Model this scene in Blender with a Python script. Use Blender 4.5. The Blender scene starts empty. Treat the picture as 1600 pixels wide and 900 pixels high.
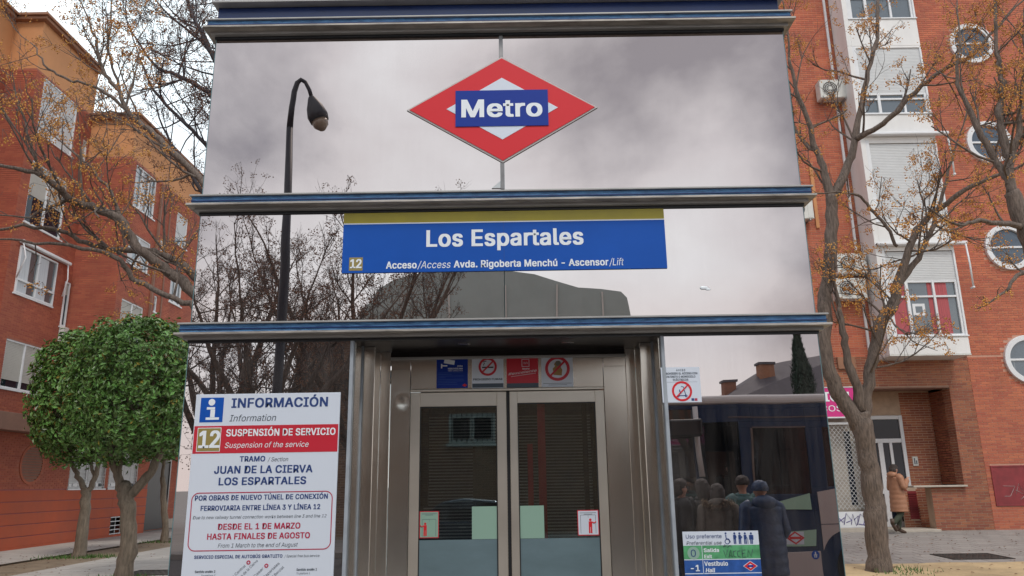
import bpy, math, random
from mathutils import Vector, Matrix, Euler, noise
S = bpy.context.scene
COL = S.collection
rad = math.radians
# ------------------------------------------------------------------ camera
FPX = 1202.0; PITCH = rad(14.3); ROLL = rad(.89); CZ = 1.65
cam_d = bpy.data.cameras.new('camera'); cam = bpy.data.objects.new('camera', cam_d); COL.objects.link(cam)
cam_d.sensor_width = 36; cam_d.lens = FPX/1600*36; cam_d.clip_start = .05; cam_d.clip_end = 2000
_f = Vector((0, math.cos(PITCH), math.sin(PITCH))); _u = Vector((0, -math.sin(PITCH), math.cos(PITCH))); _r = Vector((1, 0, 0))
R_ = _r*math.cos(ROLL) - _u*math.sin(ROLL); U_ = _r*math.sin(ROLL) + _u*math.cos(ROLL)
M = Matrix((R_, U_, -_f)).transposed().to_4x4(); M.translation = (0, 0, CZ)
cam.matrix_world = M
S.camera = cam
CP = Vector((0, 0, CZ))
# ------------------------------------------------------------------ world, sun, exposure
SUN_EL, SUN_AZ = rad(54), rad(165)     # overcast winter sun behind and to the left of the viewer
w = bpy.data.worlds.new("World"); S.world = w; w.use_nodes = True
nt = w.node_tree; N = nt.nodes; Lk = nt.links; N.clear()
out = N.new('ShaderNodeOutputWorld'); bg = N.new('ShaderNodeBackground'); bg.inputs[1].default_value = .1
sky = N.new('ShaderNodeTexSky'); sky.sky_type = 'NISHITA'; sky.sun_disc = False
sky.sun_elevation = SUN_EL; sky.sun_rotation = SUN_AZ; sky.air_density = 1.2; sky.dust_density = 2
tc = N.new('ShaderNodeTexCoord'); mp = N.new('ShaderNodeMapping'); mp.inputs['Scale'].default_value = (1, 1, 1.25)
mp.inputs['Location'].default_value = (.47, .91, .53)
n1 = N.new('ShaderNodeTexNoise'); n1.inputs['Scale'].default_value = 1.5; n1.inputs['Detail'].default_value = 9; n1.inputs['Roughness'].default_value = .52
n1.inputs['Distortion'].default_value = .2
cr = N.new('ShaderNodeValToRGB'); e = cr.color_ramp.elements
e[0].position = .38; e[0].color = (3.7, 3.85, 4.3, 1); e[1].position = .62; e[1].color = (11.6, 13.1, 13.7, 1)
m_ = cr.color_ramp.elements.new(.47); m_.color = (8.6, 9.1, 9.5, 1)
n2 = N.new('ShaderNodeTexNoise'); n2.inputs['Scale'].default_value = 1.1; n2.inputs['Detail'].default_value = 3
cr2 = N.new('ShaderNodeValToRGB'); cr2.color_ramp.elements[0].position = .3; cr2.color_ramp.elements[0].color = (.8, .8, .8, 1)
cr2.color_ramp.elements[1].position = .75; cr2.color_ramp.elements[1].color = (1, 1, 1, 1)
mx = N.new('ShaderNodeMix'); mx.data_type = 'RGBA'
mw = N.new('ShaderNodeMix'); mw.data_type = 'RGBA'; mw.inputs['B'].default_value = (11.2, 8.9, 7.6, 1)     # warm band low in the sky all round
sx = N.new('ShaderNodeSeparateXYZ'); wr = N.new('ShaderNodeMapRange'); wr.inputs[1].default_value = .0; wr.inputs[2].default_value = .26; wr.inputs[3].default_value = .55; wr.inputs[4].default_value = 0
for a_, b_ in ((tc.outputs['Generated'], mp.inputs[0]), (mp.outputs[0], n1.inputs['Vector']), (mp.outputs[0], n2.inputs['Vector']), (n1.outputs[0], cr.inputs[0]),
               (n2.outputs[0], cr2.inputs[0]), (cr2.outputs[0], mx.inputs['Factor']), (sky.outputs[0], mx.inputs['A']), (cr.outputs[0], mx.inputs['B']),
               (mx.outputs['Result'], mw.inputs['A']), (tc.outputs['Generated'], sx.inputs[0]), (sx.outputs['Z'], wr.inputs[0]), (wr.outputs[0], mw.inputs['Factor']), (mw.outputs['Result'], bg.inputs[0]), (bg.outputs[0], out.inputs[0])):
    Lk.new(a_, b_)
sd = bpy.data.lights.new('sun', 'SUN'); sd.energy = 1.1; sd.angle = rad(14); sd.color = (1, .95, .88)
so = bpy.data.objects.new('sun', sd); COL.objects.link(so)
so.rotation_euler = Vector((math.sin(SUN_AZ)*math.cos(SUN_EL), math.cos(SUN_AZ)*math.cos(SUN_EL), math.sin(SUN_EL))).to_track_quat('Z', 'Y').to_euler()
vs = S.view_settings; vs.view_transform = 'Standard'; vs.look = 'None'; vs.exposure = .47; vs.gamma = 1; vs.use_curve_mapping = False
S.cycles.max_bounces = 8; S.cycles.transparent_max_bounces = 12; S.cycles.caustics_reflective = False; S.cycles.caustics_refractive = False

# ------------------------------------------------------------------ measuring helpers
def ray(px, py): return _f + R_*((px-800)/FPX) - U_*((py-450)/FPX)
def WY(px, py, Y): d = ray(px, py); return CP + d*(Y/d.y)
def WX(px, py, X): d = ray(px, py); return CP + d*(X/d.x)
def proj(p):
    q = Vector(p)-CP; z = q.dot(_f)
    if z < .1: return None
    return 800+FPX*q.dot(R_)/z, 450-FPX*q.dot(U_)/z, z
SLOPE = .024
def gz(x, y): return SLOPE*max(0, y-5) if x > 0 else 0.0
def GR(px, py):
    z = 0
    for _ in range(12):
        d = ray(px, py); t = (z-CZ)/d.z; p = CP+d*t; z = gz(p.x, p.y)
    return p

# ------------------------------------------------------------------ materials
def mat(name, col, rough=.6, metal=0, var=0, vscale=3, bump=0, bscale=40, island=0, trans=0, spec=.5, emit=0, stretch=None, col2=None, detail=5, coat=0):
    m = bpy.data.materials.new(name); m.use_nodes = True; t = m.node_tree; n = t.nodes; l = t.links
    b = n['Principled BSDF']; c = (*col, 1)
    b.inputs['Base Color'].default_value = c; b.inputs['Roughness'].default_value = rough; b.inputs['Metallic'].default_value = metal
    b.inputs['Specular IOR Level'].default_value = spec; b.inputs['Coat Weight'].default_value = coat
    if trans: b.inputs['Transmission Weight'].default_value = trans
    if emit: b.inputs['Emission Color'].default_value = c; b.inputs['Emission Strength'].default_value = emit
    src = None
    co = n.new('ShaderNodeTexCoord'); mpn = n.new('ShaderNodeMapping'); l.new(co.outputs['Object'], mpn.inputs[0])
    if stretch: mpn.inputs['Scale'].default_value = stretch
    if var:
        tx = n.new('ShaderNodeTexNoise'); tx.inputs['Scale'].default_value = vscale; tx.inputs['Detail'].default_value = detail; tx.inputs['Roughness'].default_value = .62
        l.new(mpn.outputs[0], tx.inputs['Vector'])
        rp = n.new('ShaderNodeValToRGB'); rp.color_ramp.elements[0].position = .3; rp.color_ramp.elements[1].position = .7
        c0 = [max(0, x*(1-var)) for x in col]; c1 = [min(1, x*(1+var)) for x in col] if not col2 else col2
        rp.color_ramp.elements[0].color = (*c0, 1); rp.color_ramp.elements[1].color = (*c1, 1)
        l.new(tx.outputs[0], rp.inputs[0]); src = rp.outputs[0]
        rr = n.new('ShaderNodeMapRange'); rr.inputs[3].default_value = max(.02, rough*.8); rr.inputs[4].default_value = min(1, rough*1.25)
        l.new(tx.outputs[0], rr.inputs[0]); l.new(rr.outputs[0], b.inputs['Roughness'])
    if island:
        g = n.new('ShaderNodeNewGeometry'); oi = n.new('ShaderNodeObjectInfo'); ad = n.new('ShaderNodeMath'); ad.operation = 'ADD'
        fr = n.new('ShaderNodeMath'); fr.operation = 'FRACT'
        l.new(g.outputs['Random Per Island'], ad.inputs[0]); l.new(oi.outputs['Random'], ad.inputs[1]); l.new(ad.outputs[0], fr.inputs[0])
        hs = n.new('ShaderNodeHueSaturation'); mr = n.new('ShaderNodeMapRange'); mr.inputs[3].default_value = 1-island; mr.inputs[4].default_value = 1+island
        mh = n.new('ShaderNodeMapRange'); mh.inputs[3].default_value = .5-island*.035; mh.inputs[4].default_value = .5+island*.035
        l.new(fr.outputs[0], mr.inputs[0]); l.new(fr.outputs[0], mh.inputs[0]); l.new(mr.outputs[0], hs.inputs['Value']); l.new(mh.outputs[0], hs.inputs['Hue'])
        if src: l.new(src, hs.inputs['Color'])
        else: hs.inputs['Color'].default_value = c
        src = hs.outputs[0]
    if src: l.new(src, b.inputs['Base Color'])
    if bump:
        bx_ = n.new('ShaderNodeTexNoise'); bx_.inputs['Scale'].default_value = bscale; bx_.inputs['Detail'].default_value = 4
        l.new(mpn.outputs[0], bx_.inputs['Vector'])
        bn = n.new('ShaderNodeBump'); bn.inputs['Strength'].default_value = bump; bn.inputs['Distance'].default_value = .02
        l.new(bx_.outputs[0], bn.inputs['Height']); l.new(bn.outputs[0], b.inputs['Normal'])
    return m

def glass_mat(name, mirror, tcol, gfac, dark=(.02, .02, .022), see=.0, rough=.004, wav=.0, wscale=1.2, dust=0):
    """reflective sheet: glossy (gfac) over a mix of see-through (see) and dark body"""
    m = bpy.data.materials.new(name); m.use_nodes = True; t = m.node_tree; n = t.nodes; l = t.links; n.clear()
    o = n.new('ShaderNodeOutputMaterial'); g = n.new('ShaderNodeBsdfGlossy'); g.inputs['Color'].default_value = (*mirror, 1); g.inputs['Roughness'].default_value = rough
    d = n.new('ShaderNodeBsdfDiffuse'); d.inputs['Color'].default_value = (*dark, 1)
    tr = n.new('ShaderNodeBsdfTransparent'); tr.inputs['Color'].default_value = (*tcol, 1)
    m1 = n.new('ShaderNodeMixShader'); m1.inputs[0].default_value = see; l.new(d.outputs[0], m1.inputs[1]); l.new(tr.outputs[0], m1.inputs[2])
    fr = n.new('ShaderNodeFresnel'); fr.inputs[0].default_value = 1.45
    mr = n.new('ShaderNodeMapRange'); mr.inputs[3].default_value = gfac; mr.inputs[4].default_value = 1; l.new(fr.outputs[0], mr.inputs[0])
    m2 = n.new('ShaderNodeMixShader'); l.new(mr.outputs[0], m2.inputs[0]); l.new(m1.outputs[0], m2.inputs[1]); l.new(g.outputs[0], m2.inputs[2])
    if wav:
        co = n.new('ShaderNodeTexCoord'); tx = n.new('ShaderNodeTexNoise'); tx.inputs['Scale'].default_value = wscale; tx.inputs['Detail'].default_value = 1
        l.new(co.outputs['Object'], tx.inputs['Vector']); bn = n.new('ShaderNodeBump'); bn.inputs['Strength'].default_value = wav; bn.inputs['Distance'].default_value = .01
        l.new(tx.outputs[0], bn.inputs['Height']); l.new(bn.outputs[0], g.inputs['Normal'])
    last = m2.outputs[0]
    if dust:       # dried drips and wiped dirt on the pane
        c2 = n.new('ShaderNodeTexCoord'); mq = n.new('ShaderNodeMapping'); mq.inputs['Scale'].default_value = (9, 9, .8); l.new(c2.outputs['Object'], mq.inputs[0])
        t1 = n.new('ShaderNodeTexNoise'); t1.inputs['Scale'].default_value = 1.6; t1.inputs['Detail'].default_value = 8; t1.inputs['Roughness'].default_value = .7; l.new(mq.outputs[0], t1.inputs['Vector'])
        t2 = n.new('ShaderNodeTexNoise'); t2.inputs['Scale'].default_value = 1.3; t2.inputs['Detail'].default_value = 6; l.new(c2.outputs['Object'], t2.inputs['Vector'])
        mm = n.new('ShaderNodeMath'); mm.operation = 'MULTIPLY'; l.new(t1.outputs[0], mm.inputs[0]); l.new(t2.outputs[0], mm.inputs[1])
        m3 = n.new('ShaderNodeMapRange'); m3.inputs[1].default_value = .18; m3.inputs[2].default_value = .42; m3.inputs[3].default_value = 0; m3.inputs[4].default_value = dust*2; l.new(mm.outputs[0], m3.inputs[0])
        dd_ = n.new('ShaderNodeBsdfDiffuse'); dd_.inputs['Color'].default_value = (.42, .38, .35, 1); mz = n.new('ShaderNodeMixShader'); l.new(m3.outputs[0], mz.inputs[0]); l.new(last, mz.inputs[1]); l.new(dd_.outputs[0], mz.inputs[2]); last = mz.outputs[0]
    l.new(last, o.inputs[0]); return m

MT = {}
MT['mirror'] = glass_mat('mirror_film_glass', (.555, .487, .47), (.5, .5, .5), .95, wav=.16, dust=.018)
MT['lower_glass'] = glass_mat('tinted_glass', (.565, .525, .53), (.55, .55, .6), .84, see=.25, wav=.14, dust=.04)
MT['door_glass'] = glass_mat('door_glass', (.62, .70, .70), (.80, .83, .83), .17, see=.97, wav=.06, dust=.012)
MT['pane'] = glass_mat('window_glass', (.9, .93, .95), (.6, .65, .68), .0, dark=(.012, .016, .026), see=0, wav=.2, wscale=2)
MT['pane_blue'] = glass_mat('round_window_glass', (.9, .95, 1), (.6, .65, .68), .08, dark=(.055, .075, .10), see=0, wav=.2, wscale=2)
MT['pane_grey'] = glass_mat('bay_window_glass', (.9, .95, 1), (.6, .65, .68), .15, dark=(.09, .11, .12), see=0, wav=.2, wscale=2)
MT['clear'] = glass_mat('clear_glass', (.9, .95, .97), (.8, .85, .86), .10, see=.95, wav=.05)
MT['glass_edge'] = mat('green_glass_edge', (.12, .22, .24), .3)
MT['steel'] = mat('stainless_steel', (.68, .635, .58), .22, 1, var=.05, vscale=1.3)
MT['steel_dark'] = mat('dark_steel', (.20, .19, .19), .35, .9, var=.2, vscale=3)
MT['door_frame'] = mat('satin_door_steel', (.66, .60, .53), .36, .85, var=.04, vscale=2)
MT['alu'] = mat('grey_aluminium', (.38, .37, .36), .5, .3, var=.18, vscale=5, stretch=(.6, 3, 3))
MT['alu_grime'] = mat('weathered_aluminium', (.38, .35, .32), .55, .3, var=.45, vscale=4, stretch=(1, 4, 8))
MT['web'] = mat('worn_blue_paint', (.025, .12, .34), .45, 0, var=.6, vscale=4, stretch=(2.2, 4, 16), col2=(.11, .31, .60), detail=8)
MT['cap_blue'] = mat('dark_blue_panel', (.012, .03, .12), .25, 0, var=.3, vscale=1)
MT['sealant'] = mat('grey_sealant', (.33, .36, .40), .7, 0, var=.15, vscale=6)
MT['black'] = mat('black_plastic', (.015, .015, .018), .4)
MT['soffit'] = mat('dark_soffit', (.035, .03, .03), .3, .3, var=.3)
MT['shaft'] = mat('lift_shaft_grey', (.13, .135, .14), .5, .3, var=.3, vscale=2)
MT['frost'] = mat('frosted_film', (.13, .19, .215), .35, 0, var=.12, vscale=2, stretch=(1, 1, 3))
MT['mint'] = mat('pale_green_film', (.27, .42, .34), .4)
MT['tan_film'] = mat('tan_panel', (.16, .15, .11), .4)
MT['red_rail'] = mat('red_guide_rail', (.85, .045, .06), .4)
MT['sign_white'] = mat('sign_white', (.66, .71, .80), .3)
MT['sign_blue'] = mat('sign_blue', (.008, .085, .42), .4, var=.06, vscale=2, spec=.2)
MT['metro_blue'] = mat('metro_blue', (.010, .038, .29), .4, spec=.2)
MT['metro_red'] = mat('metro_red', (.66, .028, .038), .4, spec=.25)
MT['board_red'] = mat('board_red', (.55, .025, .045), .3)
MT['olive'] = mat('olive_gold', (.42, .34, .02), .35, var=.1)
MT['gold'] = mat('line_gold', (.30, .235, .07), .35)
MT['txt_white'] = mat('white_print', (.80, .84, .88), .35)
MT['navy'] = mat('navy_print', (.022, .055, .20), .4)
MT['greytxt'] = mat('grey_print', (.06, .08, .11), .4)
MT['crimson'] = mat('crimson_print', (.45, .02, .07), .4)
MT['grey_backing'] = mat('grey_backing', (.50, .47, .46), .5)
MT['green_print'] = mat('green_print', (.10, .35, .16), .35, var=.35, vscale=12)
MT['blue_print'] = mat('blue_print', (.03, .10, .35), .35, var=.35, vscale=12)
MT['brown_print'] = mat('brown_print', (.35, .20, .06), .5)
MT['brick_r'] = mat('orange_red_brick', (.45, .130, .072), .8, 0, var=.20, vscale=1.2, island=.13, bump=.12, bscale=60)
MT['mortar_r'] = mat('pale_mortar', (.53, .29, .21), .9, 0, var=.12, vscale=6)
MT['brick_b'] = mat('brown_brick', (.30, .10, .055), .8, 0, var=.2, vscale=1.5, island=.2, bump=.12, bscale=60)
MT['brick_h'] = mat('grey_brown_brick', (.21, .13, .085), .8, 0, var=.2, vscale=1.5, island=.2)
MT['mortar_h'] = mat('dull_mortar', (.30, .24, .19), .9, 0, var=.15, vscale=6)
MT['mortar_b'] = mat('beige_mortar', (.46, .33, .24), .9, 0, var=.15, vscale=6)
MT['brick_l'] = mat('dark_red_brick', (.36, .095, .055), .8, 0, var=.18, vscale=1, island=.12, bump=.12, bscale=60)
MT['mortar_l'] = mat('red_mortar', (.36, .13, .085), .9, 0, var=.12, vscale=6)
MT['ochre'] = mat('ochre_stucco', (.55, .26, .115), .9, 0, var=.10, vscale=.8, bump=.1, bscale=30)
MT['cornice'] = mat('brown_cornice', (.30, .15, .09), .8, var=.15)
MT['plinth'] = mat('painted_red_concrete', (.40, .078, .030), .75, 0, var=.13, vscale=1.1, bump=.08, bscale=20)
MT['ledge'] = mat('brown_concrete', (.24, .13, .095), .8, 0, var=.15)
MT['white'] = mat('white_pvc', (.70, .71, .73), .4, 0, var=.06, vscale=2)
MT['white_bay'] = mat('white_metal_panel', (.72, .71, .70), .45, 0, var=.10, vscale=1.2, stretch=(1, 1, .35))
MT['shutter'] = mat('grey_white_shutter', (.60, .61, .62), .5, 0, var=.05)
MT['shutter_b'] = mat('beige_shutter', (.48, .46, .42), .6, 0, var=.06)
MT['ac'] = mat('ac_white', (.60, .60, .57), .5, 0, var=.1)
MT['acdark'] = mat('ac_grille_dark', (.10, .10, .10), .5)
MT['pink'] = mat('pink_sign', (.62, .025, .22), .35)
MT['lattice'] = mat('grille_white', (.66, .66, .66), .5)
MT['door_white'] = mat('door_white_pvc', (.66, .66, .68), .4)
MT['graffiti'] = mat('purple_paint', (.10, .07, .30), .5)
MT['rust_red'] = mat('red_metal_panel', (.22, .025, .03), .5, 0, var=.3, vscale=4)
MT['scratch'] = mat('chalk_scratch', (.45, .40, .38), .8)
MT['stone'] = mat('pale_stone', (.45, .40, .34), .7, 0, var=.12, vscale=4)
MT['curtain'] = mat('red_curtain', (.40, .09, .10), .8, 0, var=.2, vscale=4, stretch=(8, 8, .3))
MT['curtain_w'] = mat('net_curtain', (.55, .57, .60), .9, 0, var=.15, vscale=4, stretch=(8, 8, .3))
MT['orange'] = mat('amber_lens', (.8, .25, .02), .3, emit=.3)
MT['bark'] = mat('chinaberry_bark', (.15, .115, .095), .9, 0, var=.55, vscale=8, stretch=(5, 5, .8), bump=1.0, bscale=16)
MT['bark_g'] = mat('grey_twig_bark', (.11, .09, .082), .9, 0, var=.3, vscale=7, bump=.3, bscale=30)
MT['bark_d'] = mat('dark_twig_bark', (.055, .048, .055), .9, 0, var=.3, vscale=7)
MT['bark_p'] = mat('privet_bark', (.17, .135, .10), .9, 0, var=.4, vscale=8, stretch=(3, 3, .6), bump=.9, bscale=20)
MT['berry'] = mat('yellow_brown_berries', (.58, .27, .065), .6, 0, island=.4)
MT['berry_d'] = mat('brown_berries', (.20, .09, .05), .6, 0, island=.4)
MT['leaf'] = mat('glossy_green_leaves', (.11, .21, .048), .35, 0, island=.55)
MT['leaf_y'] = mat('yellow_leaves', (.30, .24, .04), .5, 0, island=.3)
MT['cypress'] = mat('cypress_green', (.022, .045, .025), .7, 0, island=.4)
MT['tile'] = mat('grey_paving_tile', (.30, .275, .255), .85, 0, var=.14, vscale=2.5, island=.10, bump=.1, bscale=40)
MT['tile_l'] = mat('pale_paving_tile', (.40, .37, .34), .85, 0, var=.14, vscale=2.5, island=.09, bump=.1, bscale=40)
MT['tjoint'] = mat('paving_joint', (.16, .14, .12), .95)
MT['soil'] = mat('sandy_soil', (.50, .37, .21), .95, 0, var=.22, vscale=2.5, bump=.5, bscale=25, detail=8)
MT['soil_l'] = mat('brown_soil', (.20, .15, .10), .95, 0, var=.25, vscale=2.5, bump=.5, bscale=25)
MT['ground'] = mat('ground_concrete', (.26, .24, .22), .9, 0, var=.15, vscale=1)
MT['asphalt'] = mat('asphalt', (.055, .052, .055), .85, 0, var=.2, vscale=3, bump=.2, bscale=120)
MT['kerb'] = mat('kerb_stone', (.30, .29, .27), .85, 0, var=.1)
MT['grass'] = mat('grass_green', (.06, .13, .025), .7, 0, island=.4)
MT['iron'] = mat('iron_cover', (.06, .055, .05), .6, .5, var=.2)
MT['lamp_paint'] = mat('dark_grey_paint', (.022, .026, .040), .5)
MT['lamp_glass'] = mat('lamp_bowl', (.30, .25, .20), .2)
MT['bus_dark'] = mat('bus_black_paint', (.006, .030, .080), .3)
MT['bus_light'] = mat('bus_taupe_paint', (.52, .44, .42), .4)
MT['bus_roof'] = mat('bus_roof_white', (.66, .63, .62), .45)
MT['bus_green'] = mat('bus_green_panel', (.36, .55, .42), .5)
MT['bus_glass'] = glass_mat('bus_glass', (.6, .68, .78), (.45, .5, .55), .05, dark=(.010, .014, .022), see=.6)
MT['rubber'] = mat('tyre_rubber', (.015, .015, .015), .8)
MT['slate'] = mat('slate_roof', (.075, .062, .072), .7, 0, var=.2, vscale=4, island=.15)
MT['chimney'] = mat('chimney_brick', (.26, .10, .055), .85, 0, var=.2, vscale=6, island=.2)
MT['clad'] = mat('grey_green_cladding', (.36, .43, .42), .45, 0, var=.08, vscale=1)
MT['skin'] = mat('skin', (.50, .28, .20), .55, 0, var=.08, vscale=20)
MT['hair'] = mat('dark_hair', (.035, .022, .017), .5, 0, var=.5, vscale=60, stretch=(6, 6, .6), bump=.6, bscale=90)
MT['coat_tan'] = mat('tan_puffer', (.36, .17, .095), .55, 0, var=.12, vscale=6, bump=.25, bscale=14)
MT['coat_navy'] = mat('navy_puffer', (.03, .06, .13), .4, 0, var=.25, vscale=6, bump=.5, bscale=12)
MT['coat_black'] = mat('black_coat', (.016, .015, .017), .7, 0, var=.3, vscale=6)
MT['coat_grey'] = mat('grey_brown_parka', (.14, .12, .10), .8, 0, var=.3, vscale=8, bump=.4, bscale=10)
MT['coat_teal'] = mat('teal_jacket', (.07, .15, .15), .7, 0, var=.2, vscale=8, bump=.4, bscale=10)
MT['fur'] = mat('fur_trim', (.30, .22, .15), .95, 0, island=.3)
MT['olive_cloth'] = mat('olive_trousers', (.045, .055, .035), .85, 0, var=.15)
MT['jeans'] = mat('dark_jeans', (.02, .028, .05), .85, 0, var=.15)
MT['boot'] = mat('brown_leather', (.07, .04, .025), .5)
MT['redcloth'] = mat('red_bag', (.30, .02, .03), .6)
MT['car'] = mat('car_paint_blue', (.02, .04, .07), .25, .3, coat=.6)
MT['metal'] = mat('light_metal', (.45, .45, .45), .35, .8)

# ------------------------------------------------------------------ mesh builder
class MB:
    def __init__(s): s.v = []; s.f = []; s.sm = []
    def add(s, vs_, fs, smooth=False):
        b = len(s.v); s.v.extend([tuple(q) for q in vs_]); s.f.extend([tuple(i+b for i in q) for q in fs]); s.sm.extend([smooth]*len(fs))
    def box(s, x0, x1, y0, y1, z0, z1):
        s.add([(x0, y0, z0), (x1, y0, z0), (x1, y1, z0), (x0, y1, z0), (x0, y0, z1), (x1, y0, z1), (x1, y1, z1), (x0, y1, z1)],
              [(0, 3, 2, 1), (4, 5, 6, 7), (0, 1, 5, 4), (1, 2, 6, 5), (2, 3, 7, 6), (3, 0, 4, 7)])
    def fbox(s, F, u0, u1, v0, v1, n0, n1):
        if F.flip: n0, n1 = n1, n0
        P = [F.p(u, v, n) for n in (n0, n1) for (u, v) in ((u0, v0), (u1, v0), (u1, v1), (u0, v1))]
        s.add(P, [(0, 3, 2, 1), (4, 5, 6, 7), (0, 1, 5, 4), (1, 2, 6, 5), (2, 3, 7, 6), (3, 0, 4, 7)])
    def prism(s, pts, F, n0, n1, smooth=False):     # polygon (u,v) extruded along n
        if (sum(pts[i][0]*pts[(i+1) % len(pts)][1]-pts[(i+1) % len(pts)][0]*pts[i][1] for i in range(len(pts))) < 0) != F.flip: pts = pts[::-1]
        k = len(pts); P = [F.p(u, v, n0) for u, v in pts]+[F.p(u, v, n1) for u, v in pts]
        s.add(P, [tuple(range(k))[::-1], tuple(range(k, 2*k))]+[(i, (i+1) % k, k+(i+1) % k, k+i) for i in range(k)])
    def tube(s, pts, rs, n=8, cap=True, smooth=True):
        pts = [Vector(p) for p in pts]; k = len(pts)
        if not hasattr(rs, '__len__'): rs = [rs]*k
        V = []; ref = None
        for i, p in enumerate(pts):
            t = (pts[min(i+1, k-1)]-pts[max(i-1, 0)])
            if t.length < 1e-9: t = Vector((0, 0, 1))
            t.normalize()
            if ref is None: ref = Vector((0, 0, 1)) if abs(t.z) < .9 else Vector((1, 0, 0))
            a = t.cross(ref).normalized(); b = t.cross(a).normalized(); ref = -b if False else a.cross(t)
            ref = a.cross(t).normalized()
            for j in range(n):
                q = 2*math.pi*j/n; V.append(p+(a*math.cos(q)+b*math.sin(q))*rs[i])
        Fs = [(i*n+j, i*n+(j+1) % n, (i+1)*n+(j+1) % n, (i+1)*n+j) for i in range(k-1) for j in range(n)]
        if cap: Fs += [tuple(range(n))[::-1], tuple((k-1)*n+j for j in range(n))]
        s.add(V, Fs, smooth)
    def disc(s, F, u, v, r, n0, n1, seg=32, ru=None):
        ru = ru or r; s.prism([(u+ru*math.cos(2*math.pi*i/seg), v+r*math.sin(2*math.pi*i/seg)) for i in range(seg)], F, n0, n1)
    def ring(s, F, u, v, r0, r1, n0, n1, seg=40):
        V = []
        for i in range(seg):
            c, q = math.cos(2*math.pi*i/seg), math.sin(2*math.pi*i/seg)
            V += [F.p(u+r0*c, v+r0*q, n0), F.p(u+r1*c, v+r1*q, n0), F.p(u+r1*c, v+r1*q, n1), F.p(u+r0*c, v+r0*q, n1)]
        Fs = []
        for i in range(seg):
            a, b = i*4, ((i+1) % seg)*4
            Fs += [(a, b, b+1, a+1), (a+1, b+1, b+2, a+2), (a+2, b+2, b+3, a+3), (a+3, b+3, b, a)]
        s.add(V, Fs)
    def sphere(s, c, r, n=10, m=7, sc=(1, 1, 1), fn=None):
        V = []; Fs = []
        for i in range(m+1):
            th = math.pi*i/m
            for j in range(n):
                ph = 2*math.pi*j/n; d = Vector((math.sin(th)*math.cos(ph), math.sin(th)*math.sin(ph), math.cos(th)))
                k = fn(d) if fn else 1
                V.append((c[0]+d.x*r*sc[0]*k, c[1]+d.y*r*sc[1]*k, c[2]+d.z*r*sc[2]*k))
        Fs = [(i*n+j, (i+1)*n+j, (i+1)*n+(j+1) % n, i*n+(j+1) % n) for i in range(m) for j in range(n)]
        s.add(V, Fs, True)
    def octa(s, c, r):
        x, y, z = c; s.add([(x+r, y, z), (x-r, y, z), (x, y+r, z), (x, y-r, z), (x, y, z+r), (x, y, z-r)],
                           [(0, 2, 4), (2, 1, 4), (1, 3, 4), (3, 0, 4), (2, 0, 5), (1, 2, 5), (3, 1, 5), (0, 3, 5)])
    def loft(s, rings, closed=True, cap=True, smooth=True):
        n = len(rings[0]); V = [p for r in rings for p in r]
        Fs = [(i*n+j, i*n+(j+1) % n, (i+1)*n+(j+1) % n, (i+1)*n+j) for i in range(len(rings)-1) for j in range(n)]
        if cap: Fs += [tuple(range(n))[::-1], tuple((len(rings)-1)*n+j for j in range(n))]
        s.add(V, Fs, smooth)

class Frm:      # wall frame: u along, v up, n outward
    def __init__(s, O, U, Nn, V=(0, 0, 1)): s.O = Vector(O); s.U = Vector(U); s.N = Vector(Nn); s.V = Vector(V); s.flip = s.U.cross(s.V).dot(s.N) < 0
    def p(s, u, v, n): return s.O+s.U*u+s.V*v+s.N*n

def setp(o, label=None, cat=None, group=None, kind=None):
    if label: o['label'] = label
    if cat: o['category'] = cat
    if group: o['group'] = group
    if kind: o['kind'] = kind
    return o
def root_of(o):
    while o.parent: o = o.parent
    return o
def thing(name, label, cat, loc=(0, 0, 0), rotz=0, group=None, local=False):
    o = bpy.data.objects.new(name, None); o.empty_display_size = .3; COL.objects.link(o)
    o.location = loc; o.rotation_euler = (0, 0, rotz)
    if not local: o['_o'] = tuple(loc)
    return setp(o, label, cat, group)
def obj(name, mb, m, parent=None, bevel=0, seg=1, label=None, kind=None):
    off = Vector((0, 0, 0))
    if parent is not None:
        r = root_of(parent)
        if '_o' in r: off = Vector(tuple(r['_o']))
    me = bpy.data.meshes.new(name)
    if off.length: me.from_pydata([tuple(Vector(q)-off) for q in mb.v], [], mb.f)
    else: me.from_pydata(mb.v, [], mb.f)
    me.polygons.foreach_set('use_smooth', mb.sm)
    me.materials.append(MT[m] if isinstance(m, str) else m)
    o = bpy.data.objects.new(name, me); COL.objects.link(o)
    if parent is not None: o.parent = parent
    if bevel:
        b = o.modifiers.new('bevel', 'BEVEL'); b.width = bevel; b.segments = seg; b.limit_method = 'ANGLE'
    if label: o['label'] = label
    if kind: o['kind'] = kind
    return o
def B1(name, m, parent, *boxes, bevel=0, **k):
    mb = MB()
    for b in boxes: mb.box(*b)
    return obj(name, mb, m, parent, bevel=bevel, **k)
def FB(name, m, parent, F, *boxes, bevel=0, **k):
    mb = MB()
    for b in boxes: mb.fbox(F, *b)
    return obj(name, mb, m, parent, bevel=bevel, **k)

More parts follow.
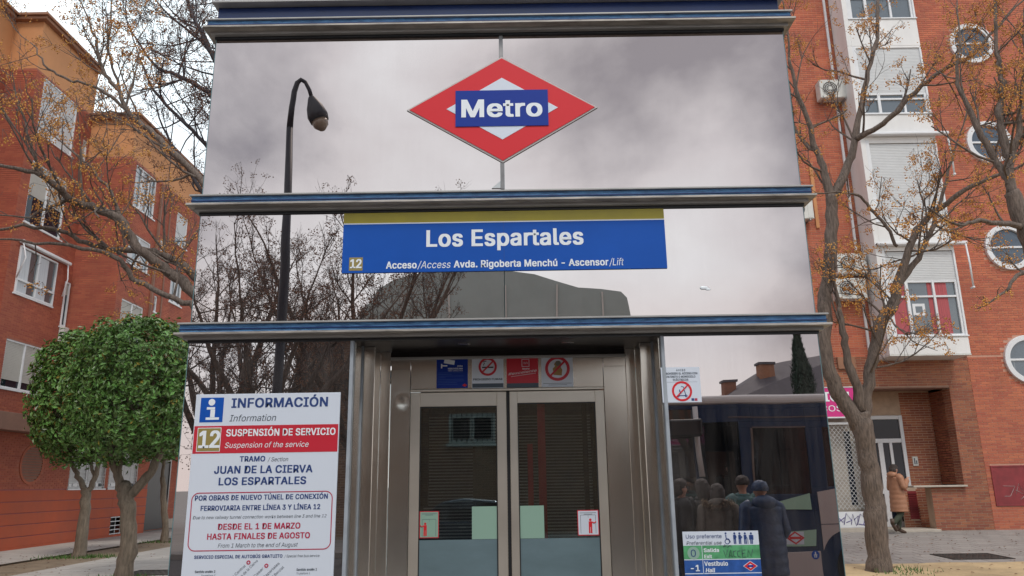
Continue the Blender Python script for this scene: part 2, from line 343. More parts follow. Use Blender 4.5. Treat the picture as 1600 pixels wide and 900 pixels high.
# ------------------------------------------------------------------ lettering
# the plain grotesque that ships with Blender; the built-in face if it is not there
import os
FONT = None
try:
    fp_ = os.path.join(bpy.utils.system_resource('DATAFILES'), 'fonts', 'Inter.woff2')
    if os.path.exists(fp_): FONT = bpy.data.fonts.load(fp_)
except Exception: FONT = None
_tc = {}
def text_mesh_data(s, bold, italic):
    key = (s, bold, italic)
    if key in _tc: return _tc[key]
    cu = bpy.data.curves.new('t', 'FONT'); cu.body = s; cu.size = 1; cu.resolution_u = 3
    if FONT: cu.font = FONT
    cu.shear = .21 if italic else 0
    cu.space_character = .90 if s == '12' else (1.05 if bold else 1.0)
    o = bpy.data.objects.new('t', cu); COL.objects.link(o)
    dg = bpy.context.evaluated_depsgraph_get(); me = bpy.data.meshes.new_from_object(o.evaluated_get(dg))
    v0 = [tuple(q.co) for q in me.vertices]; f0 = [tuple(p.vertices) for p in me.polygons]
    bpy.data.objects.remove(o); bpy.data.meshes.remove(me); bpy.data.curves.remove(cu)
    V = []; F = []
    for k in range(9 if bold else 1):      # heavier strokes: the outline laid around itself
        dx, dy = ((0, 0), (.026, 0), (-.026, 0), (.026, .014), (-.026, .014), (.026, -.014), (-.026, -.014), (0, .014), (0, -.014))[k]; b = len(V)
        V += [(q[0]+dx, q[1]+dy, k*.00005) for q in v0]; F += [tuple(i+b for i in p) for p in f0]
    _tc[key] = (V, F); return V, F
_cap = {b: max(q[1] for q in text_mesh_data('H', b, False)[0])-min(q[1] for q in text_mesh_data('H', b, False)[0]) for b in (True, False)}
def text(s, F, u0, u1, v, cap, m, parent, n=.004, bold=True, italic=False, v1=None, name='lettering'):
    vv, ff = text_mesh_data(s, bold, italic)
    if not vv: return
    a = min(q[0] for q in vv); b = max(q[0] for q in vv); k = (u1-u0)/(b-a); ks = cap/_cap[bold]
    mb = MB(); dv = (v1-v) if v1 is not None else 0
    mb.add([F.p(u0+(q[0]-a)*k, v+(q[1]+(.02 if bold else 0))*ks+dv*(q[0]-a)/(b-a), n+q[2]) for q in vv], ff)
    return obj(name, mb, m, parent)
def ptext(s, Y, F, x0, y0, x1, cap, m, parent, n=.004, **k):
    """text whose baseline runs from photo point (x0,y0) across to x1 on the plane Y"""
    a = WY(x0, y0, Y); b = WY(x1, y0-(x1-x0)*.0155, Y); c = WY(x0, y0-cap, Y)
    return text(s, F, a.x, b.x, (a.z+b.z)/2, c.z-a.z, m, parent, n, **k)

# ------------------------------------------------------------------ brick and tile fields
def pieces(name, cells, F, parent, m, size, n0, n1, limit=300, stuff_name='brickwork', vis=lambda x, y: True):
    """cells: list of (u,v,w,h). the largest in view become single objects, the rest one stuff part"""
    W, H = size; sc = []
    for i, (u, v, w_, h_) in enumerate(cells):
        if abs(w_-W) > 1e-6 or abs(h_-H) > 1e-6: continue
        q = proj(F.p(u+w_/2, v+h_/2, n1))
        if q and -5 < q[0] < 1605 and -5 < q[1] < 905 and vis(q[0], q[1]): sc.append((q[2], i))
    sc.sort(); pick = set(i for _, i in sc[:limit])
    r = root_of(parent); off = Vector(tuple(r['_o'])) if '_o' in r else Vector((0, 0, 0))
    me = None; mb = MB()
    for i, (u, v, w_, h_) in enumerate(cells):
        if i in pick:
            o_ = F.p(u, v, 0)
            if me is None:
                q = MB(); G = Frm((0, 0, 0), F.U, F.N, F.V); q.fbox(G, 0, W, 0, H, n0, n1)
                me = bpy.data.meshes.new(name); me.from_pydata(q.v, [], q.f); me.materials.append(MT[m])
            o = bpy.data.objects.new(name, me); o.location = o_-off; o.parent = parent; COL.objects.link(o)
        else:
            P = [F.p(a, b, n1) for (a, b) in ((u, v), (u+w_, v), (u+w_, v+h_), (u, v+h_))]+[F.p(a, b, n0) for (a, b) in ((u, v), (u+w_, v), (u+w_, v+h_), (u, v+h_))]
            mb.add(P, [(0, 1, 2, 3), (0, 4, 5, 1), (1, 5, 6, 2), (2, 6, 7, 3), (3, 7, 4, 0)])
    if mb.v: obj(stuff_name, mb, m, parent, kind='stuff')
def brick_cells(u0, u1, v0, v1, holes=(), circles=(), bl=.24, bh=.051, j=.014):
    out_ = []; v = v0; row = 0
    while v+bh <= v1+.001:
        u = u0-(bl+j)/2*(row % 2)
        while u < u1:
            a, b = max(u, u0), min(u+bl, u1)
            segs = [(a, b)] if b-a > .03 else []
            for (h0, h1, k0, k1) in holes:
                if v+bh <= k0 or v >= k1: continue
                ns = []
                for (p, q) in segs:
                    if q <= h0 or p >= h1: ns.append((p, q)); continue
                    if h0-p > .03: ns.append((p, h0))
                    if q-h1 > .03: ns.append((h1, q))
                segs = ns
            for (p, q) in segs:
                if any(math.hypot((p+q)/2-cu, v+bh/2-cv) < cr_ for cu, cv, cr_ in circles): continue
                out_.append((p, v, q-p, bh))
            u += bl+j
        v += bh+j; row += 1
    return out_
def wall_boxes(mb, F, u0, u1, v0, v1, holes, n0, n1):
    us = sorted(set([u0, u1]+[min(max(h, u0), u1) for q in holes for h in q[:2]])); vs_ = sorted(set([v0, v1]+[min(max(h, v0), v1) for q in holes for h in q[2:]]))
    for i in range(len(us)-1):
        for k in range(len(vs_)-1):
            cu, cv = (us[i]+us[i+1])/2, (vs_[k]+vs_[k+1])/2
            if any(h[0] < cu < h[1] and h[2] < cv < h[3] for h in holes): continue
            mb.fbox(F, us[i], us[i+1], vs_[k], vs_[k+1], n0, n1)

rng = random.Random(7)
# ================================================================== GROUND
mb = MB()
xs = [-600, -60, -20, 0, .01, 4, 8, 14, 20, 60, 600]; ys = [-9.0, -.2, 5, 8, 12, 16, 20, 26, 40, 120, 700]
V = [(x, y, gz(x, y) if y < 41 else gz(x, 40)) for y in ys for x in xs]; n_ = len(xs)
mb.add(V, [(j*n_+i, j*n_+i+1, (j+1)*n_+i+1, (j+1)*n_+i) for j in range(1, len(ys)-1) for i in range(n_-1)])
setp(obj('ground', mb, 'ground'), kind='structure')
mb = MB(); mb.add([(-600, -9, -.14), (600, -9, -.14), (600, -.35, -.14), (-600, -.35, -.14)], [(0, 1, 2, 3)])
setp(obj('road', mb, 'asphalt'), kind='structure')
mb = MB(); mb.box(-600, 600, -.35, -.2, -.3, .004)
setp(obj('kerb', mb, 'kerb', bevel=.01), kind='structure')
mb = MB(); mb.box(-600, 600, -700, -9, -.6, 0)
setp(obj('far_pavement', mb, 'ground'), kind='structure')

# right pavement and its tiles
SR = Frm((0, 5, 0), (1, 0, 0), (0, -math.sin(math.atan(SLOPE)), math.cos(math.atan(SLOPE))), Vector((0, 1, SLOPE)).normalized())
mb = MB(); mb.add([SR.p(2.6, 9.0, .004), SR.p(26, 9.0, .004), SR.p(26, 15.0, .004), SR.p(2.6, 15.0, .004)], [(0, 1, 2, 3)])
pav = setp(obj('pavement', mb, 'tjoint'), kind='structure')
cells = []
t_ = .4
for r_ in range(int(6.0/t_)):
    for c_ in range(58):
        u = 2.6+c_*t_+(.2 if r_ % 2 else 0); cells.append((u, 9.0+r_*t_, t_-.014, t_-.014))
pieces('tile', cells, SR, pav, 'tile', (t_-.014, t_-.014), .0, .012, 290, 'tiles', vis=lambda x, y: x > 1318)
# sandy soil in front of it
mb = MB(); rows = 26; colsn = 60; V = []
for j in range(rows+1):
    for i in range(colsn+1):
        x = 2.55+i*.4; y = 5.2+j*(8.83/rows)
        V.append((x, y, gz(x, y)+.012+.012*noise.noise(Vector((x*2, y*2, 0)))))
mb.add(V, [(j*(colsn+1)+i, j*(colsn+1)+i+1, (j+1)*(colsn+1)+i+1, (j+1)*(colsn+1)+i) for j in range(rows) for i in range(colsn)], True)
setp(obj('soil', mb, 'soil'), kind='structure')
# left pavement
SL = Frm((0, 0, 0), (1, 0, 0), (0, 0, 1), (0, 1, 0))
mb = MB(); mb.add([(-14.7, 6, .004), (-2.7, 6, .004), (-2.7, 40, .004), (-14.7, 40, .004)], [(0, 1, 2, 3)])
pavl = setp(obj('pavement', mb, 'tjoint'), kind='structure')
cells = []; t_ = .5
for c_ in range(24):
    for r_ in range(60):
        u = -14.7+c_*t_; v = 10+r_*t_
        if 18.8 < v < 19.8+0*u and u < -12.4: pass
        if -12.05 < u < -10.3: continue           # soil strip with the small trees
        cells.append((u, v, t_-.014, t_-.014))
pieces('tile', cells, SL, pavl, 'tile_l', (t_-.014, t_-.014), .0, .012, 290, 'tiles', vis=lambda x, y: x < 270)
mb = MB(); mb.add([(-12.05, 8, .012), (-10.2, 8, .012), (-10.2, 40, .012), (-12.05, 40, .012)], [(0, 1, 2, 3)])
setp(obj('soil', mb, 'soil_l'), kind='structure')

mb = MB(); rl = random.Random(77)         # fallen leaves and berries
for (xa, xb, ya, yb, n_l) in ((4.5, 13, 12.4, 19, 420), (-13.5, -5, 12, 26, 420)):
    for i in range(n_l):
        x = rl.uniform(xa, xb); y = rl.uniform(ya, yb); z = gz(x, y)+.030; a = rl.uniform(0, 6.3); r = rl.uniform(.015, .04)
        mb.add([(x+r*math.cos(a), y+r*math.sin(a), z), (x+r*.5*math.cos(a+1.6), y+r*.5*math.sin(a+1.6), z+.012), (x-r*math.cos(a), y-r*math.sin(a), z+.003), (x-r*.5*math.cos(a+1.6), y-r*.5*math.sin(a+1.6), z+.01)], [(0, 1, 2, 3)])
setp(obj('fallen_leaves', mb, 'berry_d'), 'scattered brown fallen leaves on the paving and soil under the trees', 'fallen leaves', kind='stuff')
def manhole(px, py, w_, d_, label):
    p = GR(px, py); t = thing('manhole_cover', label, 'manhole cover', (p.x, p.y, p.z+.012))
    F = Frm((p.x, p.y, p.z+.012), (1, 0, 0), (0, 0, 1), (0, 1, SLOPE if p.x > 0 else 0))
    FB('frame', 'iron', t, F, (-w_/2-.04, w_/2+.04, -d_/2-.04, -d_/2, 0, .014), (-w_/2-.04, w_/2+.04, d_/2, d_/2+.04, 0, .014), (-w_/2-.04, -w_/2, -d_/2, d_/2, 0, .014), (w_/2, w_/2+.04, -d_/2, d_/2, 0, .014))
    mb = MB(); mb.fbox(F, -w_/2+.004, w_/2-.004, -d_/2+.004, d_/2-.004, 0, .008)
    for i in range(9):
        for j in range(4): u = -w_/2+(i+.5)*w_/9; v = -d_/2+(j+.5)*d_/4; mb.fbox(F, u-.03, u+.03, v-.02, v+.02, .008, .013)
    obj('lid', mb, 'iron', t)
manhole(1518, 871, 1.0, .75, 'dark rectangular iron cover set in the paving at the right, near the bare tree')
manhole(246, 896, 1.1, .9, 'dark iron cover in the pale paving beside the front clipped tree')

# ================================================================== METRO LIFT TOWER
XL, XR, XM = -2.56, 2.41, -.06; YF, YB = 6.0, 8.7
lift = thing('metro_lift', 'glass and steel metro lift entrance tower with blue painted beams and double doors', 'lift', (XM, 7.3, 0))
FR = Frm((0, YF, 0), (1, 0, 0), (0, -1, 0))          # u = world x, v = z, n towards the street
def gpanel(u0, u1, v0, v1, m, n0=-.016, n1=0):
    g = FB('glass_panel', m, lift, FR, (u0, u1, v0, v1, n0, n1))
    FB('glass_edge', 'glass_edge', g, FR, (u0-.006, u0-.0005, v0, v1, n0, n1+.001)); FB('glass_edge', 'glass_edge', g, FR, (u1+.0005, u1+.006, v0, v1, n0, n1+.001))
    return g
gpanel(XL, XM-.022, 3.985, 5.475, 'mirror'); gpanel(XM+.012, XR, 3.985, 5.475, 'mirror')
gpanel(XL, XM-.003, 2.915, 3.87, 'mirror'); gpanel(XM+.003, XR, 2.915, 3.87, 'mirror')
gpanel(XL, -1.285, .12, 2.79, 'lower_glass'); gpanel(1.19, XR, .12, 2.79, 'lower_glass')
FB('joint_strip', 'steel_dark', lift, FR, (XM-.020, XM+.010, 4.03, 5.475, -.03, .006))
FB('joint_strip', 'glass_edge', lift, FR, (XM-.0025, XM+.0025, 2.97, 3.87, -.018, -.006))
for v0, v1 in ((2.93, 3.87), (4.0, 5.5)):              # dark lining behind the upper glass
    FB('backing', 'shaft', lift, FR, (XL+.05, XR-.05, v0, v1, -.10, -.06))
# little silver clamp at the joint foot
mb = MB(); mb.prism([(XM-.095, 4.035), (XM-.022, 4.035), (XM-.022, 4.10)], FR, .001, .012); obj('clamp', mb, 'metal', lift)
# side and rear glass
for sx, nm in ((XL+.02, 1), (XR-.036, -1)):
    for (v0, v1, m) in ((.12, 2.79, 'clear'), (2.97, 3.87, 'mirror'), (4.03, 5.475, 'mirror')):
        B1('glass_panel', m, lift, (sx, sx+.016, YF+.02, YB-.02, v0, v1))
for (v0, v1, m) in ((.12, 2.79, 'clear'), (2.97, 3.87, 'mirror'), (4.03, 5.475, 'mirror')):
    B1('glass_panel', m, lift, (XL, XR, YB-.016, YB, v0, v1))
def ringbox(mb, o, z0, z1, inner):    # rectangular ring around the tower
    x0, x1, y0, y1 = XL-o, XR+o, YF-o*1.6, YB+o
    i0, i1, k0, k1 = XL+inner, XR-inner, YF+inner, YB-inner
    mb.box(x0, x1, y0, k0, z0, z1); mb.box(x0, x1, k1, y1, z0, z1); mb.box(x0, i0, k0, k1, z0, z1); mb.box(i1, x1, k0, k1, z0, z1)
for (zt, zb) in ((2.915, 2.815), (3.985, 3.885), (5.615, 5.515)):
    web = MB(); ringbox(web, .052, zb+.018, zt-.014, .06)
    wb = obj('beam', web, 'web', lift)
    fl = MB(); ringbox(fl, .066, zt-.014, zt, .06); obj('top_flange', fl, 'alu', wb, bevel=.002)
    fl = MB(); ringbox(fl, .080, zb, zb+.018, .06); obj('lower_flange', fl, 'alu_grime', wb, bevel=.002)
    fl = MB(); ringbox(fl, .034, zb-.026, zb-.0005, .06); obj('drip_moulding', fl, 'alu', wb)
    fl = MB(); ringbox(fl, .010, zb-.048, zb-.0265, .05); obj('rubber_gasket', fl, 'black', wb)
    mbr = MB(); ringbox(mbr, .0565, zb+.044, zb+.052, .05); obj('web_rib', mbr, 'cap_blue', wb)
# roof cap
B1('roof_cap', 'cap_blue', lift, (XL+.0, XR-.02, YF-.02, YB-.03, 5.616, 5.775), bevel=.004)
B1('roof_edge', 'alu', lift, (XL-.03, XR+.03, YF-.10, YB+.03, 5.776, 5.80), bevel=.003)
# ---- portal: soffit, reveals, frames, doors
UL, UR = -1.255, 1.165; YP = 6.6; FP = Frm((0, YP, 0), (1, 0, 0), (0, -1, 0))
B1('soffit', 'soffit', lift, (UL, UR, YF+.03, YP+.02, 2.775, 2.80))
for du in (-.4, .45): B1('downlight', 'steel', lift, (du-.05, du+.05, 6.2, 6.26, 2.769, 2.7745))
for sgn, U0 in ((1, UL), (-1, UR)):
    B1('edge_trim', 'sealant', lift, (min(U0-sgn*.028, U0), max(U0-sgn*.028, U0), YF-.012, YF+.03, .1, 2.79), bevel=.003)
    a, b = sorted((U0, U0+sgn*.012)); B1('reveal_panel', 'steel', lift, (a, b, YF+.03, 6.30, .1, 2.775))
    a, b = sorted((U0+sgn*.012, U0+sgn*.022)); B1('sealant_line', 'sealant', lift, (a, b, 6.27, 6.30, .1, 2.774))
    a, b = sorted((U0+sgn*.0005, U0+sgn*.115)); B1('front_panel', 'steel', lift, (a, b, 6.302, 6.32, .1, 2.775), bevel=.004)
    a, b = sorted((U0+sgn*.103, U0+sgn*.115)); B1('inner_reveal', 'steel', lift, (a, b, 6.32, 6.575, .1, 2.774))
    a, b = sorted((U0+sgn*.116, U0+sgn*.20)); B1('inner_panel', 'steel', lift, (a, b, 6.575, 6.59, .1, 2.774), bevel=.003)
# jambs with dent on the left one
def jamb(u0, u1, dent):
    n = 14; k = 90; V = []
    for j in range(k+1):
        for i in range(n+1):
            u = u0+(u1-u0)*i/n; v = .1+(2.62-.1)*j/k; d = 0
            if dent:
                rr = math.hypot(u-(u0+.10), (v-2.34))/.042; d = -.007*math.exp(-rr*rr)+.002*math.exp(-(rr-1.5)**2*4)
            d += .0016*noise.noise(Vector((u*3+u0*9, v*1.6, 3)))
            V.append(FP.p(u, v, .012+d))
    mb = MB(); mb.add(V, [(j*(n+1)+i, j*(n+1)+i+1, (j+1)*(n+1)+i+1, (j+1)*(n+1)+i) for j in range(k) for i in range(n)], True)
    mb.fbox(FP, u0, u1, .1, 2.62, -.03, -.01); mb.fbox(FP, u0-.0, u0+.004, .1, 2.62, -.01, .0125); mb.fbox(FP, u1-.004, u1, .1, 2.62, -.01, .0125)
    obj('jamb', mb, 'steel', lift, label='steel jamb with a round dent' if dent else None)
JL0, JL1, JR0, JR1 = -1.05, -.885, .775, .965
jamb(JL0, JL1, True); jamb(JR0, JR1, False)
FB('top_rail', 'alu', lift, FP, (UL+.2, UR-.2, 2.70, 2.722, .0, .05), bevel=.003)
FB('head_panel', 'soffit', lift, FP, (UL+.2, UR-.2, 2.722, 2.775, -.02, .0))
FB('lintel', 'steel', lift, FP, (JL1+.004, JR0-.004, 2.445, 2.70, -.02, .008), bevel=.003)
FB('lintel_lip', 'door_frame', lift, FP, (JL1+.004, JR0-.004, 2.425, 2.444, -.02, .022), bevel=.003)
FB('lintel_side', 'steel', lift, FP, (JL0, JL1, 2.622, 2.70, -.02, .010), bevel=.002); FB('lintel_side', 'steel', lift, FP, (JR0, JR1, 2.622, 2.70, -.02, .010), bevel=.002)
FB('threshold', 'steel', lift, FP, (JL0, JR1, .02, .10, -.3, .1), bevel=.003)
B1('plinth', 'stone', lift, (XL, UL-.03, YF-.01, YB, -.05, .118), (UR+.03, XR, YF-.01, YB, -.05, .118), (UL-.03, UR+.03, 6.71, YB, -.05, .018))
def door(u0, u1, g0, g1, gt, film_side):
    # frame
    mbx = MB()
    for b in ((u0, g0, .1, 2.42, -.03, -.002), (g1, u1, .1, 2.42, -.03, -.002), (g0, g1, gt, 2.42, -.03, -.0025), (g0, g1, .1, .28, -.03, -.0025)): mbx.fbox(FP, *b)
    d = obj('door', mbx, 'door_frame', lift, bevel=.003)
    gk = MB()
    for b in ((g0, g0+.008, .28, gt, -.028, -.006), (g1-.008, g1, .28, gt, -.028, -.006), (g0+.008, g1-.008, gt-.008, gt, -.028, -.006)): gk.fbox(FP, *b)
    obj('gasket', gk, 'black', d)
    FB('glass', 'door_glass', d, FP, (g0+.008, g1-.008, .28, gt-.008, -.022, -.016))
    FB('frosted_film', 'frost', d, FP, (g0+.008, g1-.008, .28, 1.215, -.0155, -.0145))
    a, b = (g1-.215, g1-.008) if film_side > 0 else (g0+.008, g0+.205)
    FB('pale_film', 'mint', d, FP, (a, b, 1.217, 1.475, -.0155, -.0145))
    return d
door(-.882, -.064, -.80, -.145, 2.30, 1)
door(-.036, .772, .03, .695, 2.32, -1)
FB('meeting_stile', 'black', lift, FP, (-.063, -.037, .1, 2.42, -.045, -.02))
# lift shaft interior
B1('shaft_wall', 'shaft', lift, (-1.0, .92, 8.3, 8.32, .1, 2.75))
B1('guide_rail', 'red_rail', lift, (.20, .265, 6.68, 6.70, 1.0, 2.36)); B1('guide_rail', 'red_rail', lift, (.11, .155, 6.70, 6.72, 1.45, 1.98))
B1('cabin_post', 'black', lift, (.60, .64, 6.85, 6.9, .3, 2.4), (.68, .72, 6.9, 6.95, .3, 2.4)); B1('cabin_post', 'black', lift, (-.80, -.74, 6.75, 6.8, 1.48, 2.4))
B1('shaft_panel', 'tan_film', lift, (-.36, -.12, 6.80, 6.81, 1.475, 1.98))
B1('car_floor', 'steel_dark', lift, (-1.0, .9, 6.76, 8.3, .04, .1))
mbx = MB()
for i in range(46): z = .9+i*.032; mbx.box(-.95, .88, 8.27, 8.285, z, z+.014)
obj('louvre_slats', mbx, 'ac', lift, kind='stuff')
# white lump of dirt stuck on the glass
mb = MB(); c = WY(1100, 450, 6)
mb.sphere((c.x, 5.998, c.z), .03, 8, 6, (1.3, .15, .5), fn=lambda d: 1+.4*noise.noise(d*2.5)); mb.sphere((c.x+.03, 5.998, c.z-.012), .018, 8, 6, (1.2, .15, .5)); setp(obj('bird_dropping', mb, 'txt_white'), 'small white bird dropping on the glass right of the blue station sign', 'dirt')

# ================================================================== SIGNS ON THE LIFT
def sign_thing(name, label, cat, Y, x0, y0, x1, y1, group=None):
    a = WY(x0, y1, Y); b = WY(x1, y0, Y); return thing(name, label, cat, ((a.x+b.x)/2, Y, a.z), group=group)
FS = Frm((0, 5.999, 0), (1, 0, 0), (0, -1, 0))
# --- rhombus
t = thing('metro_sign', 'large red and white rhombus sign with blue Metro panel on the upper glass', 'sign', (XM, 5.999, 4.28))
cx, cz = -.06, 4.757
def rh(w_, h_): return [(cx-w_, cz), (cx, cz-h_), (cx+w_, cz), (cx, cz+h_)]
for nm, m, w_, h_, n0, n1 in (('backing', 'grey_backing', .815, .495, .0, .012), ('red_rhombus', 'metro_red', .79, .478, .012, .018), ('white_rhombus', 'sign_white', .475, .288, .018, .021)):
    q = MB(); q.prism(rh(w_, h_), FS, n0, n1); obj(nm, q, m, t)
FB('blue_panel', 'metro_blue', t, FS, (-.458, .332, 4.59, 4.925, .021, .026))
text('Metro', FS, -.408, .282, 4.672, .165, 'txt_white', t, n=.0275)
# --- station name
Y = 5.985; t = sign_thing('station_sign', 'long blue station name board with olive band reading Los Espartales above the doors', 'sign', Y, 537, 333, 1041, 423)
x0, x1 = -1.375, 1.258
FB('blue_board', 'sign_blue', t, FS, (x0, x1, 3.322, 3.735, .0, .012)); FB('white_line', 'txt_white', t, FS, (x0, x1, 3.735, 3.744, .0, .0125)); FB('olive_band', 'olive', t, FS, (x0, x1, 3.744, 3.832, .0, .012))
FB('board_joint', 'navy', t, FS, (XM-.0012, XM+.0012, 3.322, 3.735, .0121, .0124)); ptext('Los Espartales', Y, FS, 666, 386, 912, 26, 'txt_white', t, n=.0135)
for s_, a, b, bo in (('Acceso', 603, 651, 1), ('/Access', 652, 704, 0), ('Avda. Rigoberta Menchú - Ascensor', 709, 951, 1), ('/Lift', 952, 975, 0)):
    ptext(s_, Y, FS, a, 420-(a-603)*.0155, b, 11, 'txt_white', t, n=.0135, bold=bool(bo), italic=not bo)
a = WY(545, 423, Y); b = WY(567, 402, Y); FB('line_badge', 'gold', t, FS, (a.x, b.x, a.z, b.z, .012, .0135)); text('12', FS, a.x+.008, b.x-.008, a.z+.02, .075, 'txt_white', t, n=.0145)
# --- information board
t = thing('information_board', 'tall white service suspension notice with red band, left of the doors', 'notice board', (-1.9, 5.99, .72))
FB('board', 'sign_white', t, FS, (-2.465, -1.345, .72, 2.362, .0, .010), bevel=.002)
Y = 5.985
def rect(m, xa, ya, xb, yb, n0, n1, parent, name='printed_block', Yp=None, Fp=None):
    a = WY(xa, yb, Yp or Y); b = WY(xb, ya, Yp or Y); return FB(name, m, parent, Fp or FS, (a.x, b.x, a.z, b.z, n0, n1))
a = WY(302, 709, Y); b = WY(530, 661, Y)
ib = rect('sign_blue', 311, 621, 350, 660, .010, .0115, t, 'info_square')
mbx = MB(); c = WY(331, 628.5, Y); mbx.disc(FS, c.x, c.z, .026, .0115, .013, 20)
for (xa, ya, xb, yb) in ((323, 636, 336, 640), (328, 640.01, 336, 652), (321, 652.01, 342, 656)):
    p = WY(xa, yb, Y); q = WY(xb, ya, Y); mbx.fbox(FS, p.x, q.x, p.z, q.z, .0115, .013)
obj('info_symbol', mbx, 'txt_white', ib)
FB('red_band', 'board_red', t, FS, (-2.458, -1.352, WY(302, 709, Y).z, WY(302, 666, Y).z, .010, .0115))
rect('txt_white', 306, 668, 346, 706, .0115, .0125, t); rect('gold', 307, 669, 345, 705, .0125, .0135, t, 'line_badge')
ptext('12', Y, FS, 309.5, 700.5, 343, 27, 'txt_white', t, n=.0148)
rows = [('INFORMACIÓN', 361, 637.5, 512, 15, 'navy', 1, 0), ('Information', 358, 658.5, 431, 10, 'greytxt', 0, 1),
        ('SUSPENSIÓN DE SERVICIO', 353, 682, 524, 11, 'txt_white', 1, 0), ('Suspension of the service', 351, 700, 482, 8.5, 'txt_white', 0, 1),
        ('TRAMO', 374, 721.5, 414, 8.5, 'navy', 1, 0), ('/ Section', 418, 721, 450, 6.5, 'greytxt', 0, 1),
        ('JUAN DE LA CIERVA', 334, 740.5, 488, 12, 'navy', 1, 0), ('LOS ESPARTALES', 341, 758.5, 478, 12, 'navy', 1, 0),
        ('POR OBRAS DE NUEVO TÚNEL DE CONEXIÓN', 304, 782.5, 512, 8, 'navy', 1, 0), ('FERROVIARIA ENTRE LÍNEA 3 Y LÍNEA 12', 313, 798.5, 500, 8, 'navy', 1, 0),
        ('Due to new railway tunnel connection works between line 3 and line 12', 301, 811.5, 510, 5, 'greytxt', 0, 1),
        ('DESDE EL 1 DE MARZO', 340, 828, 469, 9.5, 'crimson', 1, 0), ('HASTA FINALES DE AGOSTO', 323, 843.5, 484, 9.5, 'crimson', 1, 0),
        ('From 1 March to the end of August', 340, 856, 465, 6.5, 'greytxt', 0, 1),
        ('SERVICIO ESPECIAL DE AUTOBÚS GRATUITO', 303, 873.5, 441, 5.2, 'navy', 1, 0), ('/ Special free bus service', 444, 871, 499, 4.2, 'greytxt', 0, 1),
        ('Sentido andén 2', 304, 895.5, 336, 3.8, 'greytxt', 1, 0), ('Sentido andén 1', 463, 892, 495, 3.8, 'greytxt', 1, 0), ('To platform 1', 463, 897.5, 484, 3, 'greytxt', 0, 1), ('To platform 2', 314, 901, 336, 3, 'greytxt', 0, 1)]
for s_, a, y_, b, cp, m, bo, it in rows: ptext(s_, Y, FS, a, y_, b, cp, m, t, n=.0128 if 'txt' in m and 'white' in m else .0112, bold=bool(bo), italic=bool(it))
# rounded red outline
def rrect(u0, u1, v0, v1, r, w_):
    def outl(o):
        pts = []
        for (cx_, cy_, a0) in ((u1-r, v1-r, 0), (u0+r, v1-r, 90), (u0+r, v0+r, 180), (u1-r, v0+r, 270)):
            for k in range(7): q = rad(a0+k*15); pts.append((cx_+(r-o)*math.cos(q), cy_+(r-o)*math.sin(q)))
        return pts
    A, Bb = outl(0), outl(w_); n = len(A); mbq = MB()
    mbq.add([FS.p(p[0], p[1], .0115) for p in A]+[FS.p(p[0], p[1], .0115) for p in Bb], [(i, (i+1) % n, n+(i+1) % n, n+i) for i in range(n)]); return mbq
obj('red_outline', rrect(-2.435, -1.372, WY(292, 862, Y).z, WY(300, 770, Y).z, .055, .007), 'crimson', t)
for s_, xa, ya, xb, yb in (('Getafe Central', 352, 915, 384, 885), ('Juan de la Cierva', 371, 909, 403, 877), ('El Casar', 392, 909, 412, 889), ('Los Espartales', 404, 913, 437, 881), ('El Bercial', 425, 905, 444, 887)):
    p = WY(xa, ya, Y); q = WY(xb, yb, Y); d = q-p; L = math.hypot(d.x, d.z)
    F2 = Frm((p.x, 5.999, p.z), (d.x/L, 0, d.z/L), (0, -1, 0), (-d.z/L, 0, d.x/L)); text(s_, F2, 0, L, 0, .019, 'greytxt', t, n=.0112, bold=False)
for xa, ya in ((388, 879), (416, 884)):
    c = WY(xa, ya, Y); q = MB(); q.ring(FS, c.x, c.z, .007, .015, .010, .0118, 20); obj('stop_symbol', q, 'crimson', t)
# --- scooter ban
t = thing('scooter_ban_sign', 'white notice with red crossed circle over an electric scooter, top of right glass', 'sign', (1.29, 5.999, 2.24))
b0 = WY(1036, 629, Y); b1 = WY(1093, 573, Y); FB('board', 'sign_white', t, FS, (b0.x, b1.x, b0.z, b1.z, 0, .005))
for s_, xa, y_, xb in (('A V I S O', 1057, 580, 1071), ('PROHIBIDO EL ACCESO CON', 1039, 585.3, 1090), ('PATINETE O MONOCICLO', 1042, 590.3, 1087), ('ELÉCTRICOS', 1052, 595, 1076)):
    ptext(s_, Y, FS, xa, y_, xb, 3.3, 'greytxt', t, n=.006)
rect('greytxt', 1040, 596.5, 1090, 597.0, .005, .0055, t, 'rule')
c = WY(1066, 611, Y); mbx = MB(); mbx.ring(FS, c.x, c.z, .062, .078, .005, .007); q = rad(45); n_ = 0
F2 = Frm((c.x, 5.999, c.z), (math.cos(q), 0, math.sin(q)), (0, -1, 0), (-math.sin(q), 0, math.cos(q)))
mbi = MB(); u, v = c.x, c.z
mbi.tube([FS.p(u+.028, v-.034, .006), FS.p(u+.012, v+.035, .006), FS.p(u-.004, v+.038, .006)], .0028, 5); mbi.tube([FS.p(u-.03, v-.034, .006), FS.p(u+.028, v-.034, .006)], .003, 5)
mbi.ring(FS, u-.032, v-.037, .004, .010, .005, .0065, 14); mbi.ring(FS, u+.030, v-.037, .004, .010, .005, .0065, 14); mbi.tube([FS.p(u-.02, v+.012, .006), FS.p(u-.012, v-.02, .006)], .004, 5)
obj('scooter_symbol', mbi, 'navy', t); mbx.fbox(F2, -.066, .066, -.005, .005, .0066, .0088); obj('ban_ring', mbx, 'metro_red', t)
rect('crimson', 1086, 622, 1090, 626, .005, .006, t); rect('navy', 1081, 622, 1085, 626, .005, .006, t)
